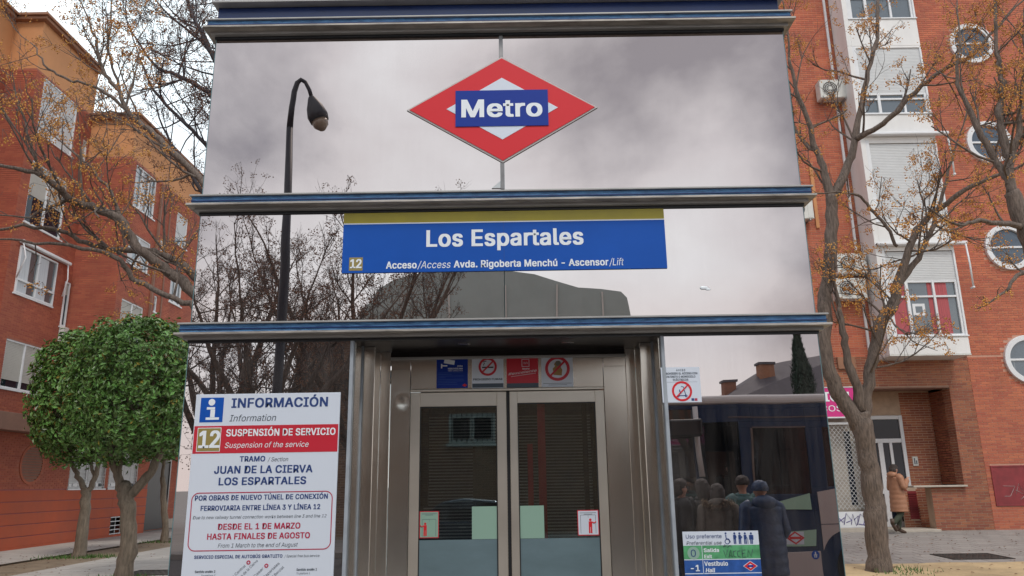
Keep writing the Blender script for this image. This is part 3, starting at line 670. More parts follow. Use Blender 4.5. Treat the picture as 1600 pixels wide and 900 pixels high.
# --- preferential use sign
t = thing('level_guide_sign', 'white, green and blue preferential use and level guide board, low on the right glass', 'sign', (1.52, 5.999, .75))
pa = WY(1067, 831, Y); pb = WY(1182.5, 829, Y); zt_ = pa.z
zg = WY(1068, 853, Y).z; zb_ = WY(1070, 875, Y).z; zb2 = WY(1072, 897.5, Y).z
X0, X1 = 1.238, 1.800
FB('white_band', 'sign_white', t, FS, (X0, X1, zg, zt_, 0, .006)); FB('green_band', 'green_print', t, FS, (X0, X1, zb_, zg, 0, .006)); FB('blue_band', 'blue_print', t, FS, (X0, X1, .75, zb_, 0, .006))
FB('white_line', 'sign_white', t, FS, (X0, X1, zb2, zb2+.006, .006, .007), (X0, X1, zb_-.003, zb_+.003, .006, .007)); FB('divider_line', 'sign_white', t, FS, (1.372, 1.376, zb2, zg, .006, .007))
ptext('Uso preferente', Y, FS, 1072, 841.5, 1128, 6, 'navy', t, n=.008, bold=False); ptext('Preferential use', Y, FS, 1073, 851.5, 1128, 5.5, 'greytxt', t, n=.008, bold=False, italic=True)
c = WY(1084, 864.5, Y); mbx = MB(); mbx.disc(FS, c.x, c.z, .045, .006, .007, 24); obj('level_badge', mbx, 'mint', t); ptext('0', Y, FS, 1080, 870, 1088, 11, 'navy', t, n=.0085, bold=False)
ptext('Salida', Y, FS, 1100, 863, 1124, 6, 'txt_white', t, n=.008); ptext('Exit', Y, FS, 1101, 872.5, 1113, 5.5, 'txt_white', t, n=.008)
ptext('-1', Y, FS, 1080, 893, 1094, 10, 'txt_white', t, n=.008); ptext('Vestíbulo', Y, FS, 1101, 884.5, 1138, 7, 'txt_white', t, n=.008); ptext('Hall', Y, FS, 1103, 894.5, 1118, 6.5, 'txt_white', t, n=.008, italic=True)
c = WY(1173, 884.5, Y)
for m, k, n0, n1 in (('sign_white', 1, .006, .007), ('metro_red', .88, .007, .008), ('sign_white', .45, .008, .009)):
    q = MB(); q.prism([(c.x-.054*k, c.z), (c.x, c.z-.036*k), (c.x+.054*k, c.z), (c.x, c.z+.036*k)], FS, n0, n1); obj('metro_symbol', q, m, t)
FB('metro_symbol', 'metro_blue', t, FS, (c.x-.022, c.x+.022, c.z-.007, c.z+.007, .009, .010))
for i, xx in enumerate((1137, 1149, 1157, 1165.5, 1175)):
    c = WY(xx, 849, Y); u, v = c.x, c.z; q = MB(); h = .078
    if i == 0:
        q.ring(FS, u, v+.012, .014, .019, .006, .0075, 18); q.disc(FS, u-.008, v+.07, .007, .006, .0075, 10); q.tube([FS.p(u-.008, v+.06, .007), FS.p(u-.006, v+.033, .007), FS.p(u+.012, v+.030, .007), FS.p(u+.022, v+.008, .007)], .004, 5)
    else:
        q.disc(FS, u, v+.07, .0075, .006, .0075, 10); q.fbox(FS, u-.010, u+.010, v+.028, v+.060, .006, .0075); q.fbox(FS, u-.009, u-.0015, v-.004, v+.0279, .006, .0075); q.fbox(FS, u+.0015, u+.009, v-.004, v+.0279, .006, .0075)
        if i == 1: q.disc(FS, u+.006, v+.045, .009, .006, .0078, 12)
        if i == 2: q.fbox(FS, u+.011, u+.018, v+.035, v+.05, .006, .0075)
        if i == 3: q.tube([FS.p(u+.008, v+.05, .007), FS.p(u+.018, v+.03, .007), FS.p(u+.018, v-.004, .007)], .002, 5)
        if i == 4: q.fbox(FS, u-.016, u-.0105, v+.025, v+.058, .006, .0075); q.fbox(FS, u+.0105, u+.016, v+.025, v+.058, .006, .0075)
    obj('pictogram', q, 'navy', t)
q = MB()   # marker scribble
base = WY(1132, 871, Y); xx = base.x
for pts in (((0, .05), (.012, .0), (.03, .055)), ((.035, .0), (.05, .05), (.062, .0), (.04, .02)), ((.09, .045), (.07, .04), (.07, .01), (.09, .0)), ((.12, .045), (.10, .04), (.10, .01), (.12, .0)), ((.16, .05), (.135, .05), (.135, .0), (.16, .0)), ((.135, .025), (.155, .03)), ((.175, .0), (.18, .05), (.2, .0), (.215, .055)), ((.0, .075), (.02, .08), (.01, .09), (.0, .07)), ((.03, .07), (.05, .085), (.06, .07))):
    q.tube([FS.p(xx+a, base.z+b, .007) for a, b in pts], .0022, 4)
obj('marker_scribble', q, 'greytxt', t)
# --- four stickers over the door
YL = YP-.009; FL = Frm((0, YP-.008, 0), (1, 0, 0), (0, -1, 0))
def stk(x0, y0, x1, y1, name, label, m):
    a = WY(x0, y1, YL); b = WY(x1, y0, YL); t = thing(name, label, 'sticker', ((a.x+b.x)/2, YL, a.z)); FB('sheet', m, t, FL, (a.x, b.x, a.z, b.z, 0, .003)); return t, a.x, a.z, (b.x-a.x)/100
t, u, v, k = stk(682, 558.5, 731, 607, 'camera_sticker', 'blue video surveillance sticker with white camera, leftmost above the doors', 'metro_blue')
q = MB(); F2 = Frm(FL.p(u+38*k, v+86*k, 0), (math.cos(-.18), 0, math.sin(-.18)), (0, -1, 0), (-math.sin(-.18), 0, math.cos(-.18)))
q.fbox(F2, -14*k, 20*k, -8*k, 6*k, .003, .005); q.fbox(FL, u+14*k, u+18*k, v+64*k, v+78*k, .003, .005); q.fbox(FL, u+18.1*k, u+34*k, v+70*k, v+74*k, .003, .005); obj('camera_symbol', q, 'txt_white', t)
text('ZONA', FL, u+66*k, u+84*k, v+68*k, 5*k, 'txt_white', t, n=.005); text('VIDEOVIGILADA', FL, u+36*k, u+84*k, v+60*k, 5*k, 'txt_white', t, n=.005); text('VIDEO SURVEILLANCE', FL, u+36*k, u+84*k, v+54*k, 3.5*k, 'txt_white', t, n=.005, bold=False)
q = MB()
for i, w_ in enumerate((80, 45, 82, 25, 84, 84, 60, 62)): q.fbox(FL, u+4*k, u+(4+w_)*k, v+(49-i*5.3)*k, v+(50-i*5.3)*k, .003, .0036)
obj('small_print', q, 'blue_print', t); q = MB(); c0 = (u+90*k, v+9*k); q.prism([(c0[0]-8*k, c0[1]), (c0[0], c0[1]-5*k), (c0[0]+8*k, c0[1]), (c0[0], c0[1]+5*k)], FL, .003, .004); obj('metro_symbol', q, 'metro_red', t)
t, u, v, k = stk(737.5, 558.5, 786.5, 607, 'no_smoking_sticker', 'white no smoking sticker with red crossed ring, second from left above the doors', 'sign_white')
q = MB(); q.ring(FL, u+50*k, v+68*k, 22*k, 29*k, .003, .006); F2 = Frm(FL.p(u+50*k, v+68*k, 0), (.707, 0, .707), (0, -1, 0), (-.707, 0, .707)); q.fbox(F2, -23*k, 23*k, -2.5*k, 2.5*k, .0045, .0062); obj('ban_ring', q, 'board_red', t)
q = MB(); q.fbox(FL, u+32*k, u+68*k, v+64*k, v+68*k, .003, .0044); q.tube([FL.p(u+36*k, v+72*k, .004), FL.p(u+40*k, v+80*k, .004), FL.p(u+36*k, v+84*k, .004), FL.p(u+46*k, v+86*k, .004)], .003, 4); obj('cigarette_symbol', q, 'black', t)
text('PROHIBIDO FUMAR', FL, u+4*k, u+96*k, v+25*k, 6.5*k, 'greytxt', t, n=.004); FB('black_strip', 'greytxt', t, FL, (u+1*k, u+99*k, v+2*k, v+15*k, .003, .0038))
t, u, v, k = stk(792, 557.5, 840.5, 606, 'red_sticker', 'red sticker with white crest and slanted word, third from left above the doors', 'board_red')
FB('black_strip', 'greytxt', t, FL, (u, u+100*k, v, v+14*k, .003, .0038)); q = MB()
for b in ((48, 49.5, 66, 90), (70.5, 72, 66, 90), (49.5, 70.5, 66, 67.5), (49.5, 70.5, 88.5, 90)): q.fbox(FL, u+b[0]*k, u+b[1]*k, v+b[2]*k, v+b[3]*k, .003, .004)
obj('crest', q, 'sign_white', t); text('VVV', FL, u+53*k, u+68*k, v+74*k, 7*k, 'sign_white', t, n=.0045, bold=False); text('Madrid', FL, u+50*k, u+72*k, v+57*k, 4.5*k, 'txt_white', t, n=.0045)
text('#excelente', FL, u+5*k, u+95*k, v+39*k, 8*k, 'txt_white', t, n=.0045, v1=v+50*k, italic=True, bold=False); q = MB(); q.tube([FL.p(u+14*k, v+35*k, .004), FL.p(u+92*k, v+45*k, .004)], .0018, 4); obj('underline', q, 'txt_white', t)
t, u, v, k = stk(846.5, 557, 894.5, 605, 'no_food_sticker', 'white sticker with red crossed ring over brown food, rightmost above the doors', 'sign_white')
q = MB(); q.ring(FL, u+51*k, v+58*k, 30*k, 39*k, .003, .0062); F2 = Frm(FL.p(u+51*k, v+58*k, 0), (.707, 0, .707), (0, -1, 0), (-.707, 0, .707)); q.fbox(F2, -31*k, 31*k, -3*k, 3*k, .005, .0064); obj('ban_ring', q, 'board_red', t)
q = MB(); q.prism([(u+a*k, v+b*k) for a, b in ((38, 38), (64, 36), (66, 54), (62, 62), (64, 72), (56, 80), (48, 82), (40, 72), (44, 66), (36, 58))], FL, .003, .0048); obj('food_symbol', q, 'brown_print', t)
q = MB(); q.disc(FL, u+54*k, v+74*k, 9*k, .0048, .0052, 12); obj('food_symbol', q, 'tan_film', t)
FB('small_print', 'greytxt', t, FL, (u+5*k, u+95*k, v+11*k, v+12.2*k, .003, .0035), (u+22*k, u+80*k, v+6*k, v+7.2*k, .003, .0035))
# --- stickers on the door glass
YD = YP+.0145; FD = Frm((0, YD, 0), (1, 0, 0), (0, -1, 0))
for (xa, xb, ya, yb, lab, rightside) in ((655, 686, 798.5, 841, 'white door notice with red standing figure on the left door pane', 0), (903, 935, 796.5, 837, 'white red-edged door notice with red figure on the right door pane', 1)):
    a = WY(xa, yb, YD); b = WY(xb, ya, YD); t = thing('door_sticker', lab, 'sticker', ((a.x+b.x)/2, YD, a.z), group='lift door safety stickers')
    u, v, k = a.x, a.z, (b.x-a.x)/100
    FB('sheet', 'board_red', t, FD, (u, b.x, v, b.z, .001, .002)); hh = (b.z-v)/k
    FB('white_sheet', 'mint' if not rightside else 'sign_white', t, FD, (u+4*k, u+96*k, v+4*k, v+(hh-4)*k, .002, .003))
    q = MB(); bx_ = (30 if not rightside else 60)*k+u
    q.disc(FD, bx_, v+70*k, 6*k, .003, .0042, 12); q.fbox(FD, bx_-8*k, bx_+8*k, v+38*k, v+63*k, .003, .0042); q.fbox(FD, bx_-8*k, bx_-1*k, v+10*k, v+37.9*k, .003, .0042); q.fbox(FD, bx_+1*k, bx_+8*k, v+10*k, v+37.9*k, .003, .0042)
    sg = -1 if not rightside else 1; q.tube([FD.p(bx_+sg*8*k, v+60*k, .0035), FD.p(bx_+sg*18*k, v+55*k, .0035), FD.p(bx_+sg*26*k, v+62*k, .0035)], 3*k, 5); obj('figure', q, 'metro_red', t)
    q = MB()
    for l_ in ((14, 15.5, 10, 92), (84, 85.5, 10, 92), (50, 51, 80, 92), (15.5, 84, 91, 92.5)): q.fbox(FD, u+l_[0]*k, u+l_[1]*k, v+l_[2]*k, v+l_[3]*k, .003, .0036)
    q.fbox(FD, u+12*k, u+88*k, v+(hh-14)*k, v+(hh-12)*k, .003, .0036); q.fbox(FD, u+30*k, u+70*k, v+(hh-20)*k, v+(hh-18)*k, .003, .0036); obj('line_drawing', q, 'greytxt', t)
# ================================================================== RIGHT APARTMENT BLOCK
YR = 20.0; FB_R = Frm((0, YR, 0), (1, 0, 0), (0, -1, 0)); G0 = .30
blk = thing('apartment_block', 'orange-red brick apartment block with white bay column and round windows at the right', 'building', (12, YR, G0))
ZBR = 4.74                       # top of the brown ground floor brick
CIRC = [(13.45, z, .655) for z in (4.60, 7.66, 10.74, 13.85)]
bayx0, bayx1, bayy = 9.60, 11.52, 19.2
mb = MB(); mb.fbox(FB_R, 1.5, 24, ZBR, 18.5, -.4, 0); obj('wall', mb, 'mortar_r', blk)
pieces('brick', brick_cells(1.6, 17.5, ZBR, 17.6, holes=[(bayx0+.04, bayx1-.04, 4.5, 18)], circles=CIRC), FB_R, blk, 'brick_r', (.24, .051), 0, .009, 0, 'brickwork', vis=lambda x, y: x > 1225)
# lower part right of the brown zone is the orange brick too
UBR = 11.88; mb = MB(); mb.fbox(FB_R, UBR, 24, -.3, ZBR, -.4, 0); obj('wall', mb, 'mortar_r', blk)
pieces('brick', brick_cells(UBR, 17.5, .34, ZBR-.01, holes=[(12.0, 12.92, .93, 1.92)], circles=CIRC), FB_R, blk, 'brick_r', (.24, .051), 0, .009, 150, 'brickwork', vis=lambda x, y: x > 1225)
# brown ground floor: lintel zone, recess, shopfront
LIP = 3.94; UC = 11.29; CT = 1.46; UW = 10.44; YBK = 21.05
mb = MB(); wall_boxes(mb, FB_R, 1.5, UBR-.002, -.3, ZBR-.002, [(9.02, UC, -.4, LIP), (4.2, 8.92, -.4, LIP), ], -.35, -.004); obj('wall', mb, 'mortar_b', blk)
hol = [(9.02, UC, .2, LIP), (4.2, 8.92, .2, LIP)]
pieces('brick', brick_cells(1.6, UBR, G0+.02, ZBR, holes=hol, bl=.24), FB_R, blk, 'brick_b', (.24, .051), 0, .006, 100, 'brickwork', vis=lambda x, y: x > 1300)
mb = MB(); mb.fbox(FB_R, UW, UC+.001, -.3, CT-.05, -.30, -.0045); obj('low_wall', mb, 'mortar_b', blk)
pieces('brick', brick_cells(UW, UC, G0+.02, CT-.05), FB_R, blk, 'brick_b', (.24, .051), 0, .0055, 50, 'brickwork', vis=lambda x, y: x > 1300)
FK = Frm((0, YBK, 0), (1, 0, 0), (0, -1, 0))
mb = MB(); mb.fbox(FK, 8.9, UC+.4, -.2, LIP+.3, -.2, 0); mb.fbox(FB_R, UC+.002, UC+.35, -.2, LIP+.2, -1.06, -.352); mb.fbox(FB_R, 8.93, 9.018, -.2, LIP+.2, -1.04, -.352); obj('recess_wall', mb, 'mortar_b', blk)
pieces('brick', brick_cells(10.47, UC-.002, G0+.1, LIP-.01), FK, blk, 'brick_b', (.24, .051), 0, .007, 0, 'brickwork')
FSd = Frm((UC+.002, YR, 0), (0, 1, 0), (-1, 0, 0))     # side wall of the recess
mb = MB(); mb.fbox(FSd, .0, 1.04, CT, LIP, -.001, .0); obj('recess_wall', mb, 'mortar_b', blk)
pieces('brick', brick_cells(.0, 1.04, CT+.02, LIP-.01), FSd, blk, 'brick_b', (.24, .051), 0, .007, 0, 'brickwork')
B1('ceiling', 'ledge', blk, (9.02, UC, YR+.36, YBK, LIP+.0, LIP+.04)); B1('lintel', 'ledge', blk, (9.02, UC-.002, YR-.005, YR+.36, LIP-.04, LIP-.001), bevel=.005)
B1('counter', 'stone', blk, (9.95, UC+.02, YR-.12, YR+.34, CT-.045, CT+.0), bevel=.008)
# vent grille in the little side wall under the counter
mb = MB(); mb.fbox(FB_R, 10.02, UW-.002, G0, CT-.05, -.75, -.70)
obj('back_panel', mb, 'mortar_b', blk); pieces('brick', brick_cells(10.02, UW-.002, G0+.1, CT-.05, holes=[(10.18, 10.4, .6, 1.32)]), Frm((0, YR+.70, 0), (1, 0, 0), (0, -1, 0)), blk, 'brick_b', (.24, .051), 0, .006, 0, 'brickwork')
gv = FB('vent_grille', 'rust_red', blk, FB_R, (10.18, 10.4, .62, 1.32, -.70, -.69)); mb = MB()
for i in range(12): mb.fbox(FB_R, 10.18, 10.4, .64+i*.056, .66+i*.056, -.688, -.66)
obj('slat', mb, 'rust_red', gv, kind='stuff')
B1('step', 'stone', blk, (9.0, 10.42, YR-.25, YBK-.01, -.1, .42), bevel=.01); B1('step', 'stone', blk, (6.0, 8.998, YR-.06, YR+.34, -.1, .47), bevel=.01)
# entrance door
dr = FB('entrance_door', 'door_white', blk, FK, (9.05, 9.16, .42, 3.29, .0, .06), (10.36, 10.455, .42, 3.29, .0, .06), (9.16, 10.36, 3.19, 3.29, .0, .06), (9.16, 10.36, 2.57, 2.68, .0, .055), (9.16, 10.36, .42, .55, .0, .055), (9.72, 9.85, .55, 2.57, .0, .05), (10.02, 10.10, .55, 2.57, .001, .052), (9.16, 9.72, 1.25, 1.38, .0, .0495), (9.85, 10.02, 1.25, 1.38, .0, .0495), bevel=.006)
for i, (u0, u1, v0, v1) in enumerate(((9.16, 10.36, 2.68, 3.19), (9.16, 9.72, 1.38, 2.57), (9.85, 10.02, 1.38, 2.57), (10.10, 10.36, .55, 2.57), (9.16, 9.72, .55, 1.25), (9.85, 10.02, .55, 1.25))):
    FB('pane', 'pane', dr, FK, (u0, u1, v0, v1, .005, .018))
mb = MB(); mb.tube([FK.p(10.0, 1.5, .10), FK.p(10.0, 1.9, .10)], .012, 8); obj('handle', mb, 'metal', dr)
ic = FB('intercom', 'ac', blk, FK, (10.60, 10.74, 1.96, 2.20, .007, .03), bevel=.004); FB('button_field', 'greytxt', ic, FK, (10.63, 10.66, 2.0, 2.16, .03, .033), (10.68, 10.71, 2.0, 2.10, .03, .033))
# shopfront with lattice grille
B1('shop_interior', 'stone', blk, (4.2, 8.92, YR+.45, YR+.5, .3, LIP)); 
for (u0, u1) in ((8.02, 8.20), (8.60, 8.75), (7.2, 7.75), (6.4, 6.9)): FB('dark_pane', 'pane', blk, FB_R, (u0, u1, 1.0, 2.85, -.44, -.43))
sf = FB('shop_frame', 'lattice', blk, FB_R, (4.2, 8.92, 3.0, 3.06, -.10, .03), (8.84, 8.92, .86, 3.0, -.1, .02), (6.2, 6.26, .86, 3.0, -.1, .02), bevel=.004)
mb = MB(); cw, ch = .105, .125
for i in range(26):
    for k in range(17):
        u = 6.3+i*cw; v = .90+k*ch+(0)
        if u+cw > 8.86: continue
        for s_ in (0, 1):       # curved links: fish-scale lattice
            c0 = u+s_*cw/2; z0 = v+s_*ch/2; pts = []
            for q in range(5): a = math.pi*q/4; pts.append(FB_R.p(c0+cw/2+math.cos(a)*cw/2, z0+math.sin(a)*ch*.55, -.02))
            mb.tube(pts, .006, 3, cap=False)
obj('lattice_grille', mb, 'lattice', sf, kind='stuff')
FB('bottom_panel', 'white', blk, FB_R, (6.2, 8.92, .475, .855, -.05, .02), bevel=.004)
mb = MB(); g0 = Vector((8.03, 0, .50))
for pts in (((.0, .12), (.15, .22), (.1, .10), (.02, .2)), ((.12, .05), (.2, .32), (.32, .15), (.18, .1)), ((.3, .05), (.36, .3), (.42, .02), (.5, .26), (.38, .16)), ((.45, .04), (.55, .3), (.66, .2), (.6, .04), (.48, .06)), ((.62, .02), (.75, .28), (.8, .05), (.88, .2))):
    mb.tube([FB_R.p(g0.x+a, g0.z+b, .022) for a, b in pts], .011, 4)
obj('graffiti_tag', mb, 'graffiti', blk)
# awning sign of the shop
t = thing('shop_sign', 'pink shop sign with white letters fixed over the grilled shopfront', 'sign', (7.2, YR-.1, 3.17))
FG = Frm((0, YR-.12, 0), (1, 0, 0), (0, -1, 0)); FB('panel', 'pink', t, FG, (5.6, 8.80, 3.19, 3.93, -.10, .0), bevel=.006); FB('frame', 'white', t, FG, (5.57, 8.83, 3.155, 3.19, -.1, .012), (5.57, 8.83, 3.93, 3.955, -.1, .012), (8.80, 8.825, 3.19, 3.93, -.1, .012), bevel=.004)
text('ALIMENTACIÓN', FG, 5.85, 8.62, 3.58, .24, 'txt_white', t, n=.006); text('FRUTOS SECOS', FG, 6.38, 8.40, 3.33, .15, 'txt_white', t, n=.006, bold=False)
# alarm box
t = thing('alarm_box', 'brown alarm box with amber lamp on the brick above the pink sign', 'alarm box', (8.69, YR-.01, 4.42)); FB('housing', 'cornice', t, FB_R, (8.46, 8.92, 4.42, 4.74, .007, .07), bevel=.01)
mb = MB(); mb.sphere(FB_R.p(8.69, 4.60, .09), .045, 12, 8); obj('lamp', mb, 'orange', t)
# red metal cupboard
t = thing('utility_cupboard', 'dark red metal utility cupboard with scratched graffiti set in the orange brick wall', 'cupboard', (12.46, YR, .93)); FB('frame', 'rust_red', t, FB_R, (12.0, 12.04, .93, 1.92, -.02, .03), (12.88, 12.92, .93, 1.92, -.02, .03), (12.04, 12.88, .93, .97, -.02, .03), (12.04, 12.88, 1.88, 1.92, -.02, .03), bevel=.004)
FB('door', 'rust_red', t, FB_R, (12.04, 12.88, .97, 1.88, -.02, .018)); mb = MB()
for pts in (((.2, .45), (.5, .44), (.35, .2), (.2, .2)), ((.5, .25), (.6, .5), (.72, .22), (.5, .35)), ((.6, .12), (.7, .2), (.74, .1))): mb.tube([FB_R.p(12.04+a, .97+b, .02) for a, b in pts], .006, 4)
obj('scratched_tag', mb, 'scratch', t)
# round windows
for (u, v, _) in CIRC:
    mb = MB(); mb.ring(FB_R, u, v, .50, .635, .0, .09, 48); rw = obj('round_window', mb, 'white', blk, bevel=.01, seg=2)
    mb = MB(); mb.disc(FB_R, u, v, .52, .004, .022, 48); obj('pane', mb, 'pane_blue', rw)
    FB('crossbar', 'white', rw, FB_R, (u-.51, u+.51, v-.03, v+.025, .022, .06), bevel=.004)
    FB('inner_bar', 'pane_grey', rw, FB_R, (u-.40, u-.38, v-.33, v-.035, .022, .026))
# pilaster right of the bay
mb = MB(); mb.fbox(FB_R, bayx1+.002, bayx1+.36, 4.80, 18.4, .0, .11); obj('pilaster', mb, 'mortar_r', blk)
FPi = Frm((0, YR-.11, 0), (1, 0, 0), (0, -1, 0)); pieces('brick', brick_cells(bayx1+.002, bayx1+.36, 4.80, 17.6), FPi, blk, 'brick_r', (.24, .051), 0, .009, 0, 'brickwork')
# ---- bay column
FY = Frm((0, bayy, 0), (1, 0, 0), (0, -1, 0)); dpt = .8
def bay(zb, zsill, zwin, zsh, ztop, curtain, name='bay_window', pic=False, closed=False):
    """zb bottom, zsill parapet top, zwin top of visible glass, zsh top of shutter box"""
    b = FB(name, 'white_bay', blk, FY, (bayx0, bayx1, zb, zsill, -dpt, 0), bevel=.008)
    FB('sill', 'white', b, FY, (bayx0-.01, bayx1+.02, zsill+.001, zsill+.035, -.2, .03), bevel=.004)
    FB('corner_panel', 'white_bay', b, FY, (bayx0-.13, bayx0-.002, zb, ztop, -dpt+.02, .012), bevel=.006); FB('edge_panel', 'white', b, FY, (bayx0, bayx0+.10, zsill+.036, ztop, -dpt, .0), bevel=.004); FB('edge_panel', 'white', b, FY, (bayx1-.05, bayx1, zsill+.036, ztop, -dpt, .0), bevel=.004)
    FB('top_panel', 'white_bay', b, FY, (bayx0+.1, bayx1-.05, zsh, ztop, -dpt, -.004))
    u0, u1 = bayx0+.10, bayx1-.05
    fr = [(u0, u0+.05), (u0+.42, u0+.50), (u0+1.12, u0+1.18), (u1-.06, u1)]
    if not closed:
        bars = [(a, c_, zsill+.036, zwin, -.10, -.03) for a, c_ in fr]+[(fr[i][1], fr[i+1][0], v, v+w_, -.10, -.034) for i in range(3) for v, w_ in ((zsill+.036, .045), (zwin-.05, .05), (zsill+(zwin-zsill)*.70, .05))]
        f_ = FB('window_frame', 'white', b, FY, *bars, bevel=.004)
        if zwin-zsill > .3:
            for i in range(3):
                FB('pane', 'pane_grey', b, FY, (fr[i][1], fr[i+1][0], zsill+.08, zwin-.05, -.085, -.08))
        if curtain:
            for a, c_ in ((u0+.06, u0+.41), (u0+1.0, u0+1.11), (u0+1.19, u0+1.5)):
                q = MB(); k = 16; V = []
                for j in (zsill+.09, zwin-.055):
                    for i in range(k+1): V.append(FY.p(a+(c_-a)*i/k, j, -.075+.004*math.sin(i*2.4)))
                q.add(V, [(i, i+1, k+2+i, k+1+i) for i in range(k)], True); obj('curtain', q, 'curtain', b)
        if pic:
            c0 = (u0+.72, zsill+.72); q = MB(); q.fbox(FY, c0[0]-.16, c0[0]+.16, c0[1]-.15, c0[1]+.16, -.079, -.074); obj('picture', q, 'white', b); q = MB(); q.fbox(FY, c0[0]-.09, c0[0]+.09, c0[1]-.08, c0[1]+.09, -.0735, -.073); obj('picture_inset', q, 'pane_grey', b)
    q = MB(); v = zwin if not closed else zsill+.04
    while v+.045 < zsh:
        q.fbox(FY, u0, u1, v, v+.040, -.07, -.035); q.fbox(FY, u0, u1, v+.040, v+.046, -.07, -.048); v += .046
    obj('roller_shutter', q, 'shutter', b, kind='stuff')
    return b
def awning(z, w0=bayx0-.12, w1=bayx1+.30, arm=True):
    a = FB('awning', 'white', blk, FY, (w0+.0, w1, z, z+.085, .012, .16), bevel=.02)
    q = MB(); q.tube([FY.p(w1-.06, z, .14), FY.p(w1-.05, z-.55, .16), FY.p(w1-.02, z-1.15, .10)], .022, 8); q.tube([FY.p(w1-.02, z-1.15, .13), FY.p(w1-.02, z-1.15, -.0)], .03, 8); obj('awning_arm', q, 'white', a)
    q = MB(); q.tube([FY.p(w0, z+.04, .1), FY.p(w1, z+.04, .1)], .035, 8); obj('fabric_roll', q, 'shutter_b', a)
bay(4.66, 5.10, 6.58, 7.38, 7.46, True, pic=True); awning(7.50)
bay(7.46, 8.16, 8.2, 10.42, 10.52, False, closed=True); awning(10.60)
bay(10.52, 11.26, 11.92, 13.30, 13.36, False)
bay(13.36, 14.2, 15.2, 16.3, 18.4, False)
FB('bay_underside', 'ac', blk, FY, (bayx0-.13, bayx1, 4.625, 4.659, -dpt, .012))
# vertical panel edges on the side of the bay
FB('drain_pipe', 'white', blk, FB_R, (9.30, 9.36, 4.9, 18, .006, .06))
FB('drain_pipe', 'ochre', blk, FB_R, (8.33, 8.42, 8.3, 10.2, .01, .05))
# air conditioners
def acunit(x, z, label, w_=.80, h_=.56, y=YR-.08):
    t = thing('air_conditioner', label, 'air conditioner', (x, y, z), group='air conditioners on the right block')
    F = Frm((0, y, 0), (1, 0, 0), (0, -1, 0)); FB('casing', 'ac', t, F, (x, x+w_, z, z+h_, .0, .30), bevel=.015)
    q = MB(); q.disc(F, x+.28, z+h_/2, .21, .30, .304, 32); obj('fan_recess', q, 'acdark', t)
    q = MB()
    for r in (.06, .11, .16, .21): q.ring(F, x+.28, z+h_/2, r-.006, r+.006, .304, .316, 28)
    for k in range(8): a = k*math.pi/4; q.tube([F.p(x+.28, z+h_/2, .31), F.p(x+.28+.21*math.cos(a), z+h_/2+.21*math.sin(a), .31)], .004, 4)
    obj('fan_guard', q, 'ac', t); q = MB(); q.disc(F, x+.28, z+h_/2, .045, .316, .325, 16); obj('hub', q, 'ac', t)
    FB('bracket', 'metal', t, F, (x+.1, x+.13, z-.04, z-.001, -.06, .3)); FB('bracket', 'metal', t, F, (x+w_-.13, x+w_-.1, z-.04, z-.001, -.06, .3)); FB('side_panel', 'ac', t, F, (x+.56, x+w_-.03, z+.03, z+h_-.03, .30, .306), bevel=.003)
acunit(8.75, 12.02, 'white air conditioner high on the brick wall beside the topmost white shutters'); acunit(8.62, 6.90, 'upper of the two stacked white air conditioners left of the bay'); acunit(8.52, 6.22, 'lower of the two stacked white air conditioners left of the bay')
acunit(7.45, 8.45, 'white air conditioner showing just past the lift beam on the brick wall', w_=.72)

# ================================================================== LEFT APARTMENT BLOCK
lb = thing('apartment_block', 'dark red brick apartment block with ochre top floor and stepped front along the left pavement', 'building', (-14.7, 24, 0))
def xframe(X): return Frm((X, 0, 0), (0, 1, 0), (1, 0, 0))   # u = world y
def yframe(Y): return Frm((0, Y, 0), (1, 0, 0), (0, -1, 0))
ZG = 3.35; ZL = 3.85
X0, X1, X2, XG = -15.2, -14.3, -12.8, -14.7; Y1, Y1b, Y2, Y2b = 20.92, 24.1, 24.1, 42.0
# block 0 (nearest), block 1, block 2 bodies
A_ = (21.32, 23.2, 12.2, 14.05); A2 = (21.34, 23.2, 9.35, 11.3); Bq = (21.34, 23.2, 7.2, 8.61); Cq = (21.36, 23.2, 4.48, 5.87); SL1 = (23.75, 24.02, 6.7, 8.15); SL0 = (23.72, 24.0, 12.3, 13.1)
D1 = (24.47, 26.02, 11.0, 12.5); E1 = (24.5, 26.05, 9.0, 10.1); E0 = (24.5, 26.0, 6.4, 7.76); D2 = (27.85, 28.87, 10.75, 12.0); E2 = (27.84, 28.87, 8.45, 9.6); SM1 = (26.7, 26.95, 9.9, 10.5); SM2 = (26.7, 26.95, 7.8, 8.4)
F1, F2_, F0 = xframe(X1), xframe(X2), xframe(X0)
mb = MB()
mb.box(-24, X0, 8, Y1, ZL, 14.0); mb.box(-24, X1-.3, Y1+.3, Y1b, ZL, 14.0); wall_boxes(mb, F1, Y1, Y1b-.002, ZL, 14.1, [A_, A2, Bq, Cq, SL1, SL0], -.3, 0)
mb.box(-24, X1-.3, Y1, Y1+.298, ZL, 14.1); mb.box(-24, X2-.3, Y2+.3, Y2b, ZL, 12.5); wall_boxes(mb, F2_, Y2, Y2b, ZL, 12.6, [D1, E1, E0, D2, E2, SM1, SM2], -.3, 0); mb.box(-24, X2-.3, Y2, Y2+.298, ZL, 12.6)
obj('wall', mb, 'mortar_l', lb)
mb = MB(); mb.box(-24, X0, 8, Y1, 14.0, 15.7); mb.box(-24, X1, Y1, Y1b, 14.1, 15.7); mb.box(-24, X2, Y2, Y2b, 12.6, 13.95); obj('rendered_wall', mb, 'ochre', lb)
mb = MB()
